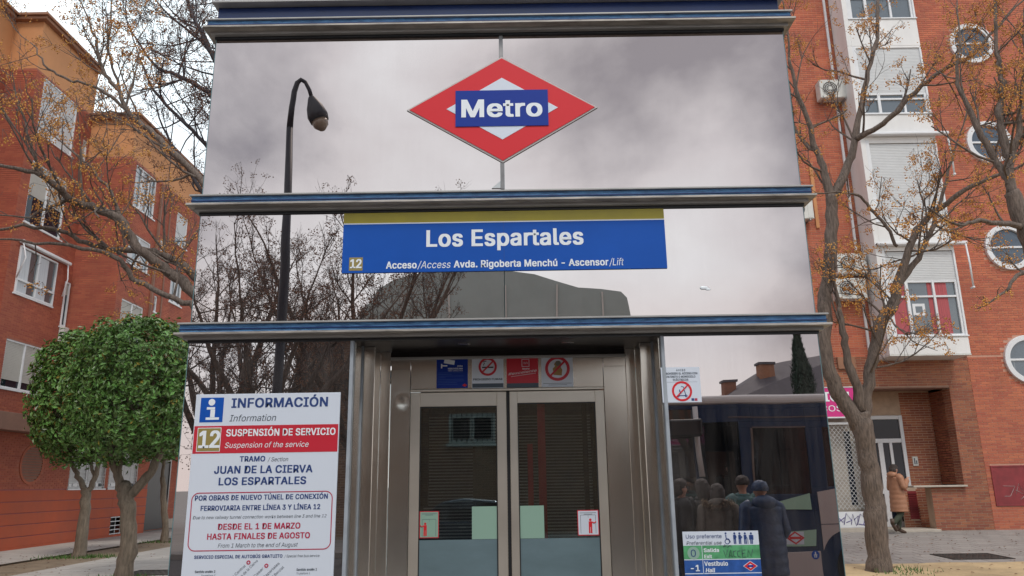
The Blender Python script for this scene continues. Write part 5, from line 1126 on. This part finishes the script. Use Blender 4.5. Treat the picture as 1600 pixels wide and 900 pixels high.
# reflected trees
def mirror_tree(px, Yv, topy, label, seed, r0=.2, spread=1.0, n=6, berry=.4, forkz=2.6):
    b = WM(px, 800, Yv); b.z = 0 if b.y > -.2 or b.y < -9 else -.14; top = WM(px, topy, Yv).z
    t = thing('chinaberry_tree', label, 'tree', b); T = Tree(seed, berry=berry, nb=9, tw=1.2, bs=.016)
    T.spine([(b, r0*1.3), (b+Vector((.05, 0, 1.2)), r0), (b+Vector((0, 0, forkz)), r0)], 10, trunk=True, side=0)
    for i in range(n):
        a = 2*math.pi*(i+.3*T.rg.random())/n; d = Vector((math.cos(a), math.sin(a), 0)); H = top-forkz; sp = spread*T.rg.uniform(.6, 1.1)
        p0 = b+Vector((0, 0, forkz-.1)); T.spine([(p0, r0*.55), (p0+d*sp*.8+Vector((0, 0, H*.3)), r0*.42), (p0+d*sp*1.5+Vector((0, 0, H*.6)), r0*.28), (p0+d*sp*1.9+Vector((0, 0, H*.82)), r0*.12)], 7, side=.8, sl=1.25)
    T.build(t, 'bark', 'bark', 'bark_g', 'berry_d')
mirror_tree(400, 15.5, 415, 'bare berry tree mirrored in the middle and lower left glass beside the lamp pole', 41, r0=.15, spread=1.3, n=8)
mirror_tree(550, 19.5, 352, 'larger bare berry tree behind the viewer whose top twigs show in the upper glass', 47, r0=.17, spread=1.7, n=9)
mirror_tree(320, 22.5, 400, 'bare tree mirrored at the far left edge of the lift glass', 53, spread=1.3, n=6)
# brick house with grey-green upper storey
V_ = 26.0; yq = 12-V_; h = thing('brick_house', 'low brown brick house with barred window and grey-green rounded roof storey, mirrored in the glass', 'house', (-1, yq-4, 0))
FH = Frm((0, yq, 0), (1, 0, 0), (0, 1, 0)); a = WM(465, 530, V_); xr_ = WM(1010, 600, V_).x; ztop = a.z; w0, w1 = WM(697, 690, V_), WM(772, 641, V_); WIN = (w0.x, w1.x, w0.z, w1.z)
mb = MB(); wall_boxes(mb, FH, a.x, xr_, 0, ztop, [WIN], -.3, 0); mb.box(a.x, xr_, yq-8, yq-.302, 0, ztop); obj('wall', mb, 'mortar_h', h)
pieces('brick', brick_cells(a.x, xr_, .1, ztop-.05, holes=[WIN], bl=.24, bh=.06, j=.02), FH, h, 'brick_h', (.24, .06), 0, .012, 0, 'brickwork')
wn = FB('window', 'clad', h, FH, (WIN[0], WIN[0]+.14, WIN[2], WIN[3], -.15, .02), (WIN[1]-.14, WIN[1], WIN[2], WIN[3], -.15, .02), (WIN[0]+.14, WIN[1]-.14, WIN[3]-.14, WIN[3], -.15, .02), (WIN[0]+.14, WIN[1]-.14, WIN[2], WIN[2]+.14, -.15, .02), ((WIN[0]+WIN[1])/2-.07, (WIN[0]+WIN[1])/2+.07, WIN[2]+.14, WIN[3]-.14, -.15, .0))
FB('pane', 'pane', wn, FH, (WIN[0]+.14, WIN[1]-.14, WIN[2]+.14, WIN[3]-.14, -.2, -.18)); FB('sill', 'clad', wn, FH, (WIN[0]-.1, WIN[1]+.1, WIN[2]-.1, WIN[2]-.002, -.1, .1))
mb = MB()
for i in range(9): u = WIN[0]+.1+(WIN[1]-WIN[0]-.2)*i/8; mb.tube([FH.p(u, WIN[2]+.05, .06), FH.p(u, WIN[3]+.02, .06)], .014, 5)
obj('window_bars', mb, 'black', wn)
# rounded upper storey, profile along x
up = [WM(x, y, V_+1) for x, y in ((583, 470), (592, 452), (618, 436), (660, 426), (720, 421), (780, 423), (835, 430), (870, 441), (903, 451), (940, 453), (970, 457), (979, 466), (985, 492))]
mb = MB(); F_ = Frm((0, yq-1, 0), (1, 0, 0), (0, 1, 0)); mb.prism([(up[-1].x+.05, ztop)]+[(p.x, p.z) for p in up[::-1]]+[(up[0].x-.4, up[0].z-.3), (up[0].x-.5, ztop)], F_, -6, 0); us = obj('upper_storey', mb, 'clad', h)
mb = MB()
for xx in (630, 700, 790, 870, 940):
    p = WM(xx, 440, V_+1); zt2 = WM(xx, 446 if xx < 900 else 458, V_+1).z; mb.fbox(F_, p.x-.03, p.x+.03, ztop, zt2, .0, .05)
obj('standing_seam', mb, 'ac', us); FB('roof_edge', 'cornice', h, FH, (a.x-.1, xr_+.1, ztop, ztop+.14, -8, .15))
# houses with dormer roofs behind the bus
V_ = 42.0; yq = 12-V_; hh = thing('terraced_house', 'dark slate pitched roof house with two brick chimneys, mirrored above the bus', 'house', (12, yq-4, 0))
p0, p1, p2 = WM(1110, 618, V_), WM(1160, 592, V_), WM(1262, 562, V_)
mb = MB(); mb.box(WM(1090, 620, V_).x, WM(1420, 600, V_).x, yq-9, yq, 0, 5.2); obj('wall', mb, 'chimney', hh)
RX0, RX1 = WM(1105, 620, V_).x, WM(1420, 600, V_).x; zr1 = WM(1255, 568, V_+4).z
mb = MB(); rdx = 3.5; mb.add([(RX0-.6, yq+.5, 5.0), (RX1, yq+.5, 5.0), (RX1, yq-4.5, zr1+1.2), (RX0+5.2, yq-4.5, zr1), (RX0-.6, yq-9.5, 5.0), (RX1, yq-9.5, 5.0)], [(0, 1, 2, 3), (0, 3, 4), (4, 3, 2, 5), (0, 4, 5, 1)]); rf = obj('roof', mb, 'slate', hh)
for i, (xa, xb_, yt, yb) in enumerate(((1133, 1150, 594, 622), (1190, 1210, 568, 606))):
    p = WM(xa, yb, V_+2.5); q_ = WM(xb_, yt, V_+2.5); mb = MB(); mb.box(p.x, q_.x, p.y-.7, p.y, p.z-1.5, q_.z-.1); ch = obj('chimney', mb, 'chimney', rf); mb = MB(); mb.box(p.x-.08, q_.x+.08, p.y-.78, p.y+.08, q_.z-.1, q_.z+.03); obj('cap', mb, 'slate', ch)
for i in range(3):
    xx = RX0+3.6+i*3.0; mb = MB(); s0 = (zr1-5)/5.0; n_up = Vector((0, s0, 1)).normalized()
    c0 = Vector((xx, yq-1.6, 5.0+s0*2.1)); c1 = Vector((xx+.7, yq-2.6, 5.0+s0*3.1)); o_ = n_up*.06; mb.add([c0+o_, Vector((c1.x, c0.y, c0.z))+o_, c1+o_, Vector((c0.x, c1.y, c1.z))+o_], [(0, 1, 2, 3)]); obj('skylight', mb, 'metal', rf)
# cypress
V_ = 20.0; cb = WM(1266, 700, V_); cb.z = 0; t = thing('cypress_tree', 'narrow dark green cypress mirrored beside the slate roof in the right glass', 'tree', cb)
mb = MB(); mb.tube([cb, cb+Vector((0, 0, 3))], [.12, .08], 8); obj('trunk', mb, 'bark', t); mb = MB(); ht = WM(1266, 512, V_).z; rg = random.Random(4)
for i in range(9000):
    z = rg.uniform(.5, ht); R0 = .34*min(1, (ht-z)/1.8+.1)*min(1, .5+z/2)*(1+.25*noise.noise(Vector((z*1.5, 0, 5)))); a = rg.uniform(0, 6.28); r = R0*math.sqrt(rg.uniform(.3, 1)); p = cb+Vector((math.cos(a)*r, math.sin(a)*r, z)); q = Vector((rg.gauss(0, .03), rg.gauss(0, .03), .10)); s_ = Vector((math.sin(a)*.022, -math.cos(a)*.022, 0))
    mb.add([p-s_, p+s_, p+q], [(0, 1, 2)])
obj('foliage', mb, 'cypress', t, kind='stuff')
# ---- parked car
cx, cy = WM(712, 800, 18.5).x, -6.5
car = thing('parked_car', 'dark blue parked car mirrored low in the left lift door', 'car', (cx, cy, -.14))
FC = Frm((cx, cy, -.14), (1, 0, 0), (0, 1, 0))
def prof(pts, hw, name, m, par, taper=.0):
    k = len(pts); mb = MB(); rings = []
    for (yy, s_) in ((-hw, .96), (-hw*.9, 1), (hw*.9, 1), (hw, .96)): rings.append([FC.p(x*s_, .25+(z-.25)*(1-(1-s_)*.6), yy) for x, z in pts])
    mb.loft(rings, smooth=False); return obj(name, mb, m, par, bevel=.02, seg=2)
body = prof([(-1.95, .3), (-1.98, .62), (-1.85, .86), (-.95, .95), (1.5, .95), (1.9, .85), (1.98, .55), (1.92, .3)], .84, 'body', 'car', car)
prof([(-1.0, .951), (-.35, 1.40), (.15, 1.46), (.95, 1.40), (1.5, .951)], .70, 'cabin', 'bus_glass', body); prof([(-.36, 1.401), (.14, 1.475), (.95, 1.41), (.9, 1.39), (.14, 1.45), (-.33, 1.39)], .66, 'roof', 'car', body)
for sx in (-1.25, 1.2):
    for sy in (-.78, .78):
        mb = MB(); mb.tube([FC.p(sx, .31, sy-.1), FC.p(sx, .31, sy+.1)], .31, 24, smooth=False); wh = obj('wheel', mb, 'rubber', car, bevel=.02); mb = MB(); mb.tube([FC.p(sx, .31, sy-.105), FC.p(sx, .31, sy+.105)], .19, 20, smooth=False); obj('rim', mb, 'metal', wh)
for sx in (-1.9, 1.87): FB('headlight' if sx < 0 else 'tail_light', 'metal' if sx < 0 else 'board_red', car, FC, (sx, sx+.06, .66, .78, -.7, -.45), (sx, sx+.06, .66, .78, .45, .7))
FB('door_handle', 'metal', car, FC, (.05, .22, .80, .83, .84, .87))

# ---- the bus
VB = 12.35; yb_ = 12-VB; bus = thing('city_bus', 'dark city bus with open front door mirrored in the right lower glass', 'bus', (7.5, yb_-1.25, -.14))
FBs = Frm((0, yb_, 0), (1, 0, 0), (0, 1, 0)); bp = lambda x, y: WM(x, y, VB)
bx0, bx1 = bp(1040, 700).x, bp(1040, 700).x+10.5; zroof = bp(1180, 617).z; zband = bp(1180, 632).z
Wf = (bx0+.06, bx0+.46, bp(1060, 800).z, bp(1060, 640).z); Dr = (bp(1101, 800).x, bp(1166, 800).x, .12, bp(1120, 660).z); Wd = (bp(1177, 700).x, bp(1262, 700).x, bp(1220, 772).z, bp(1220, 668).z)
W2 = (Wd[1]+.25, Wd[1]+2.0, Wd[2]+.1, Wd[3]); W3 = (W2[1]+.12, W2[1]+2.0, W2[2], W2[3])
mb = MB(); wall_boxes(mb, FBs, bx0, bx1, .12, zband-.001, [Wf, Dr, Wd, W2, W3], -.08, 0); body = obj('body', mb, 'bus_dark', bus, bevel=.004)
mb = MB(); mb.box(bx0+.05, bx1, yb_-2.5, yb_-.0, zband, zroof); obj('roof', mb, 'bus_roof', body, bevel=.06, seg=3)
mb = MB(); mb.box(bx0, bx1, yb_-2.5, yb_-2.42, .12, 1.0); mb.box(bx0, bx0+.06, yb_-2.42, yb_-.081, .12, .95); mb.box(bx1-.06, bx1, yb_-2.42, yb_-.081, .12, zband); mb.box(bx0, bx1, yb_-2.5, yb_-2.42, 2.2, zband-.001); obj('far_side', mb, 'bus_dark', body)
mb = MB(); mb.box(bx0+.07, bx1-.07, yb_-2.41, yb_-.09, .2, .3); obj('bus_floor', mb, 'steel_dark', body)
mb = MB(); mb.box(bx0-.02, bx0-.0, yb_-2.4, yb_-.1, .951, zband); obj('windscreen', mb, 'clear', body)
for nm, q_ in (('front_side_window', Wf), ('window', Wd), ('window', W2), ('window', W3)): FB(nm, 'bus_glass' if nm == 'window' else 'clear', body, FBs, (q_[0], q_[1], q_[2], q_[3], -.03, -.02))
FB('window', 'bus_glass', body, FBs, (bx0+.5, bx1-.3, 1.0, 2.2, -2.46, -2.45))
FB('door_leaf', 'bus_glass', body, FBs, (Dr[0]+.02, Dr[0]+.10, .3, Dr[3]-.05, -.5, -.02)); FB('door_leaf', 'bus_glass', body, FBs, (Dr[1]-.10, Dr[1]-.02, .3, Dr[3]-.05, -.5, -.02))
pl = [bp(1084, 636), bp(1090, 690), bp(1097, 745)]; mb = MB(); mb.tube([Vector((p.x, yb_+.04, p.z)) for p in pl], .045, 8); obj('front_pillar', mb, 'bus_roof', body)
p, q_ = bp(1042, 683), bp(1091, 656); mb = MB(); mb.box(p.x, q_.x, yb_+.10, yb_+.30, p.z, q_.z); mr_ = obj('wing_mirror', mb, 'black', bus, bevel=.03, seg=2)
def bpoly(name, m, pts, n0=.001, n1=.012):
    mb = MB(); mb.prism([(bp(x, y).x, bp(x, y).z) for x, y in pts], FBs, n0, n1); return obj(name, mb, m, body)
arch = [(1288, 862), (1291, 852), (1296, 843), (1303, 836), (1312, 831), (1325, 828)]
bpoly('side_panel', 'bus_light', [(1325, 760), (1277, 768)][::-1]+[(1325, 760)][:0]+[(1325, 828), (1312, 831), (1303, 836), (1296, 843), (1291, 852), (1288, 858)]) if False else None
mb = MB(); pts = [(1277, 768), (1288, 860), (1291, 852), (1296, 843), (1303, 836), (1312, 831), (1330, 829), (1330, 759)]
mb.prism([(bp(x, y).x, bp(x, y).z) for x, y in pts][::-1], FBs, .001, .012); obj('side_panel', mb, 'bus_light', body)
FB('side_panel', 'bus_light', body, FBs, (bp(1345, 800).x+.5, bx1-.3, .35, 1.35, .001, .012))
FB('panel_line', 'bus_dark', body, FBs, (bp(1281, 818).x, bp(1330, 818).x, bp(1300, 819).z, bp(1300, 818).z, .0125, .014))
a_, b_ = bp(1210, 898), bp(1283, 861); FB('lower_panel', 'bus_light', body, FBs, (a_.x, b_.x, .14, b_.z, .001, .014), bevel=.02)
c = bp(1274, 867); mb = MB(); mb.disc(FBs, c.x, c.z, .065, .014, .017, 24); wl = obj('walker_badge', mb, 'sign_blue', body)
mb = MB(); mb.disc(FBs, c.x, c.z+.035, .010, .017, .019, 10); mb.fbox(FBs, c.x-.012, c.x+.012, c.z-.005, c.z+.024, .017, .019); mb.fbox(FBs, c.x-.02, c.x-.006, c.z-.04, c.z-.0055, .017, .019); mb.fbox(FBs, c.x+.006, c.x+.02, c.z-.04, c.z-.0055, .017, .019); mb.fbox(FBs, c.x-.028, c.x-.0125, c.z-.005, c.z+.005, .017, .019); mb.fbox(FBs, c.x+.0125, c.x+.028, c.z-.005, c.z+.005, .017, .019); obj('walker_symbol', mb, 'txt_white', body)
bpoly('green_panel', 'bus_green', [(1211, 785), (1212, 796), (1268, 795), (1265, 770)])
bpoly('sign_panel', 'bus_green', [(1222, 831), (1222, 853), (1275, 853), (1275, 827)]); bpoly('sign_panel', 'sign_white', [(1224, 832), (1226, 850), (1255, 850), (1254, 830)], .013, .015)
c = bp(1241, 840)
for k, m, n0, n1 in ((1, 'metro_red', .015, .017), (.72, 'sign_white', .017, .018)):
    mb = MB(); mb.prism([(c.x-.14*k, c.z), (c.x, c.z-.095*k), (c.x+.14*k, c.z), (c.x, c.z+.095*k)], FBs, n0, n1); obj('metro_symbol', mb, m, body)
FB('metro_symbol', 'metro_red', body, FBs, (c.x-.09, c.x+.09, c.z-.018, c.z+.018, .018, .020))
c = bp(1224, 832); mb = MB(); mb.sphere(FBs.p(c.x, c.z, .02), .03, 10, 6); obj('indicator_lamp', mb, 'orange', body)
FB('skirt', 'rust_red', body, FBs, (bx0+.3, bx1-.2, .0, .119, -.3, -.05))
FB('window_trim', 'steel_dark', body, FBs, (Wd[0], Wd[1], Wd[3], Wd[3]+.02, .0, .012), (Wd[0]-.35, bx1-.3, Wd[3]+.16, Wd[3]+.175, .0, .012), (Wd[0]-.03, Wd[0], Wd[2], Wd[3], 0, .012))
wx = bp(1312, 870).x+.42
for k_, xx in enumerate((wx, wx+5.9)):
    for yy in (yb_-.28, yb_-2.4):
        mb = MB(); F2 = Frm((0, yy, 0), (1, 0, 0), (0, 1, 0)); mb.disc(F2, xx, .33, .47, .0, .29, 32); wh = obj('wheel', mb, 'rubber', bus, bevel=.02); mb = MB(); mb.disc(F2, xx, .33, .26, .29, .31, 24); obj('rim', mb, 'metal', wh)
for i in range(4):
    u = Wd[0]+.6+i*1.1; mb = MB(); mb.box(u, u+.42, yb_-1.0, yb_-.2, .3, .75); mb.box(u, u+.08, yb_-1.0, yb_-.2, .751, 1.45); obj('seat', mb, 'blue_print', body, bevel=.03)
for u in (Dr[1]+.1, Wd[0]+.7): mb = MB(); mb.tube([(u, yb_-.9, .3), (u, yb_-.9, 2.6)], .02, 6); obj('grab_pole', mb, 'metal', body)

# ================================================================== PEOPLE
def skin_mesh(name, verts, edges, radii, m, parent, levels=1, rootv=0):
    me = bpy.data.meshes.new(name); me.from_pydata([tuple(v) for v in verts], edges, []); me.materials.append(MT[m]); o = bpy.data.objects.new(name, me); COL.objects.link(o); o.parent = parent
    md = o.modifiers.new('skin', 'SKIN'); md.use_smooth_shade = True; md.branch_smoothing = .6
    if not me.skin_vertices: me.skin_vertices.new() if hasattr(me.skin_vertices, 'new') else None
    sv = me.skin_vertices[0].data
    for i, r in enumerate(radii): sv[i].radius = r if hasattr(r, '__len__') else (r, r)
    sv[rootv].use_root = True
    sb = o.modifiers.new('sub', 'SUBSURF'); sb.levels = levels; sb.render_levels = levels; return o
def person(loc, rotz, label, group=None, h=1.66, coat='coat_black', coat_len=.75, legs=None, arms=None, trousers='jeans', hair_len=.12, hood=None, fur=False, puff=0, wide=1.0, glasses=False, shoe='boot', headyaw=0, bag=None, beanie=None):
    """local frame: facing +Y, x to the person's right; metres for a 1.72 m figure scaled by h"""
    k = h/1.72; t = thing('person', label, 'person', loc, rotz, group, local=True); t.scale = (k, k, k)
    legs = legs or [((-.10, 0, .90), (-.11, .02, .49), (-.11, 0, .09), (-.12, .14, .03)), ((.10, 0, .90), (.11, .03, .49), (.11, .01, .09), (.12, .15, .03))]
    arms = arms or [((-.19, 0, 1.41), (-.25, -.02, 1.14), (-.22, .16, .98)), ((.19, 0, 1.41), (.25, -.02, 1.14), (.22, .14, .96))]
    V = [Vector(v) for v in ((0, 0, .93), (0, .01, 1.12), (0, 0, 1.30), (0, -.01, 1.42), (0, 0, 1.49), (0, .015, 1.555), (0, .01, 1.625), (0, 0, 1.675))]
    R = [(.135, .10), (.12, .09), (.145, .10), (.075, .06), .05, (.062, .07), (.078, .09), (.055, .065)]; E = [(i, i+1) for i in range(7)]
    cy, sy = math.cos(headyaw), math.sin(headyaw)
    V.append(Vector((-sy*.088, cy*.088, 1.60))); R.append(.011); E.append((6, 8))
    for sx in (-1, 1): V.append(Vector((cy*sx*.088, sy*sx*.088, 1.605))); R.append(.014); E.append((6, len(V)-1))
    for lg in legs:
        b = len(V); V += [Vector(p) for p in lg]; R += [.075, .055, .036, .028]; E += [(0, b), (b, b+1), (b+1, b+2), (b+2, b+3)]
    for ar in arms:
        b = len(V); V += [Vector(p) for p in ar]; R += [.06, .043, .028]; E += [(2, b), (b, b+1), (b+1, b+2)]
        d = (Vector(ar[2])-Vector(ar[1])).normalized(); sd_ = d.cross(Vector((0, 0, 1))).normalized(); dn = sd_.cross(d); wr = b+2; V.append(Vector(ar[2])+d*.055); R.append((.034, .020)); pm = len(V)-1; E.append((wr, pm))
        for i, (o_, L) in enumerate(((-.027, .062), (-.009, .074), (.009, .070), (.027, .055))):
            b = len(V); V += [Vector(ar[2])+d*(.085)+sd_*o_, Vector(ar[2])+d*(.085+L*.55)+sd_*o_*1.05+dn*-.008, Vector(ar[2])+d*(.085+L)+sd_*o_*1.05+dn*-.028]; R += [.0095, .0085, .0075]; E += [(pm, b), (b, b+1), (b+1, b+2)]
        sgn = 1 if ar[0][0] < 0 else -1; b = len(V); V += [Vector(ar[2])+d*.04+sd_*.038*sgn, Vector(ar[2])+d*.075+sd_*.052*sgn+dn*-.012]; R += [.011, .009]; E += [(pm, b), (b, b+1)]
    body = skin_mesh('body', V, E, R, 'skin', t)
    Hc = Vector((0, .005, 1.625)); hm = Matrix.Rotation(headyaw, 3, 'Z')
    for sx in (-1, 1):
        q = MB(); p = Hc+hm @ Vector((sx*.032, .083, -.005)); q.sphere(p, .011, 8, 6, (1.2, .6, .8)); obj('eye', q, 'black', body)
    q = MB(); p = Hc+hm @ Vector((0, .088, -.065)); q.sphere(p, .02, 8, 4, (1.1, .3, .28)); obj('mouth', q, 'redcloth', body)
    if glasses:
        q = MB()
        for sx in (-1, 1):
            cc = Hc+hm @ Vector((sx*.034, .097, -.005)); q.tube([cc+hm @ Vector((.026*math.cos(a*.785), 0, .018*math.sin(a*.785))) for a in range(9)], .003, 5); q.tube([Hc+hm @ Vector((sx*.06, .095, 0)), Hc+hm @ Vector((sx*.085, .0, 0))], .003, 5)
        obj('glasses', q, 'black', body)
    # hair: shell that leaves the face free
    q = MB(); n, m_ = 22, 14; Vv = []; 
    for i in range(m_+1):
        th = math.pi*(.02+.62*i/m_)
        for j in range(n):
            a = 2*math.pi*j/n; front = max(0, math.sin(a)); tt = min(th, math.pi*(.62-.36*front**1.5)); d = Vector((math.sin(tt)*math.cos(a), math.sin(tt)*math.sin(a), math.cos(tt)))
            rr = 1+.10*noise.noise(d*4+Vector((loc[0], 0, 0)))+.05*noise.noise(d*11); Vv.append(Hc+hm @ Vector((d.x*.096*rr, d.y*.112*rr-.008, d.z*.098*rr+.022)))
    q.add(Vv, [(i*n+j, (i+1)*n+j, (i+1)*n+(j+1) % n, i*n+(j+1) % n) for i in range(m_) for j in range(n)], True); q.add([Vv[j] for j in range(n)], [tuple(range(n))])
    if hair_len > .03:
        rings = []
        for z, s_ in ((.03, 1.0), (-.05, 1.02), (-.05-hair_len*.5, .95), (-.05-hair_len, .7)):
            rings.append([Hc+hm @ Vector((math.cos(a)*.098*s_, -.035+math.sin(a)*.075*s_-.012, z+.01*math.sin(a*3))) for a in [2*math.pi*j/16 for j in range(16)]])
        q.loft(rings)
    hair = obj('hair', q, beanie or 'hair', body)
    # clothes: torso loft
    zb = 1.47-coat_len; q = MB(); rings = []; nr = 30
    for i in range(nr+1):
        f = i/nr; z = 1.475-f*coat_len
        if f < .06: wx_, wy_ = .09+f*1.3, .075+f*.7
        else: tz = z; wx_ = (.205 if tz > 1.3 else .185+(1.3-tz)*.04)*wide; wy_ = (.125+max(0, 1.3-tz)*.06)*wide
        if 1.37 < z < 1.42: wx_ *= .97
        pf = 1+puff*abs(math.sin(z*26)) ; rings.append([Vector((math.cos(a)*wx_*pf*(1-.06*math.sin(a*2+z*3)*(f > .5)), math.sin(a)*wy_*pf+.0, z)) for a in [2*math.pi*j/20 for j in range(20)]])
    q.loft(rings)
    for ar in arms:
        s0, e0, w0_ = [Vector(p) for p in ar]; pts = [s0+Vector((-math.copysign(.05, s0.x), 0, .015)), s0, s0.lerp(e0, .33), s0.lerp(e0, .66), e0, e0.lerp(w0_, .33), e0.lerp(w0_, .66), w0_]
        fine = []; rr = []
        for i in range(len(pts)-1):
            for kk in range(4): fine.append(pts[i].lerp(pts[i+1], kk/4)); rr.append([.085, .088, .08, .075, .072, .066, .06, .05][i]*(1+puff*1.6*abs(math.sin((i*4+kk)*.9)))*(.9+.1*wide))
        fine.append(pts[-1]); rr.append(.052); q.tube(fine, rr, 12)
    ct = obj('coat', q, coat, body)
    q = MB()   # collar or hood
    if hood:
        q.sphere((0, -.085, 1.47), .15, 16, 8, (1.05, .72, .62)); obj('hood', q, hood, body)
    else:
        q.tube([Vector((.085*math.cos(a), .01+.075*math.sin(a), 1.475+.01*math.sin(a))) for a in [2*math.pi*j/14 for j in range(15)]], .026, 8); obj('collar', q, coat, body)
    if fur:
        q = MB(); rg = random.Random(3)
        for i in range(1500):
            a = rg.uniform(math.pi*.75, math.pi*2.25); p = Vector((.185*math.cos(a), -.055+.12*math.sin(a), 1.475+.02*math.cos(a*3)))+Vector((rg.gauss(0, .02), rg.gauss(0, .02), rg.gauss(0, .022))); d = Vector((rg.gauss(0, 1), rg.gauss(0, 1), rg.gauss(0, 1))).normalized()*.045; s_ = d.cross(Vector((0, 0, 1)))*.13; q.add([p-s_, p+s_, p+d], [(0, 1, 2)])
        obj('fur_trim', q, 'fur', body, kind='stuff')
    q = MB()
    for lg in legs:
        a, b, c, _ = [Vector(p) for p in lg]; q.tube([a+Vector((0, 0, .05)), a.lerp(b, .3), a.lerp(b, .7), b, b.lerp(c, .4), b.lerp(c, .8), c], [.098, .092, .078, .066, .066, .058, .052], 14)
    q.sphere((0, 0, .93), .16, 14, 8, (1.0, .75, .8)); obj('trousers', q, trousers, body)
    for lg in legs:
        a, b = Vector(lg[2]), Vector(lg[3]); d = (b-a); q = MB(); up_ = Vector((0, 0, 1)); f_ = Vector((d.x, d.y, d.z)).normalized()
        q.tube([a-f_*.05+up_*-.045 if False else a+Vector((0, 0, .13)), a+Vector((0, 0, .05)), a+d*.0], [.052, .056, .055], 12); q.tube([a-f_*.07, a-f_*.04, a+f_*.06, b+f_*.03, b+f_*.06], [.03, .045, .048, .038, .018], 12); obj('boot', q, shoe, body)
    if bag:
        q = MB(); q.sphere(bag, .09, 10, 8, (.5, 1.0, 1.0)); obj('scarf', q, 'redcloth', body)
    return t
# woman walking along the right block
pw = WY(1410, 832, 19.35); person((pw.x, 19.35, gz(pw.x, 19.35)+.014), rad(-82), 'woman in a long tan puffer coat and olive trousers walking right past the white door', h=1.60, coat='coat_tan', coat_len=.93, puff=.05, wide=1.12, trousers='olive_cloth', hair_len=.05, hood='coat_tan',
       legs=[((-.09, -.02, .90), (-.10, .05, .48), (-.10, -.02, .09), (-.10, .12, .035)), ((.09, -.02, .90), (.10, -.02, .50), (.10, -.30, .25), (.10, -.24, .12))],
       arms=[((-.19, 0, 1.41), (-.25, -.03, 1.13), (-.14, .20, 1.18)), ((.19, 0, 1.41), (.27, .03, 1.15), (.13, .24, 1.34))], bag=(-.02, .18, 1.12))
# queue at the bus door (seen mirrored)
def q_at(px, Yv): p = WM(px, 750, Yv); return (p.x, p.y, 0)
grp = 'people queuing for the bus, mirrored in the right lower glass'
person(q_at(1062, 10.2), rad(-90), 'bespectacled person in black coat in profile at the left edge of the right glass', grp, h=1.66, coat='coat_black', coat_len=.8, glasses=True, hair_len=.05, puff=.03)
person(q_at(1096, 10.6), rad(175), 'dark-haired person in black standing left of the fur-trimmed parka', grp, h=1.66, coat='coat_black', coat_len=.85, hair_len=.12)
person(q_at(1119, 9.9), rad(190), 'person in a grey-brown parka with fur-trimmed hood seen from behind', grp, h=1.60, coat='coat_grey', coat_len=.8, hair_len=.14, hood='coat_grey', fur=True, wide=1.1)
person(q_at(1160, 10.7), rad(165), 'person in a teal jacket between the parka and the navy puffer', grp, h=1.70, coat='coat_teal', coat_len=.75, hair_len=.02)
person(q_at(1187, 9.4), rad(172), 'person in a navy puffer coat with hood nearest the bus window', grp, h=1.63, coat='coat_navy', coat_len=.85, hair_len=.0, hood='coat_navy', puff=.04, wide=1.22, beanie='coat_navy')
p = WM(1139, 700, 13.3); person((p.x, p.y, .3), rad(10), 'passenger standing inside the bus doorway', None, h=1.66, coat='coat_black', coat_len=.7, hair_len=.0)
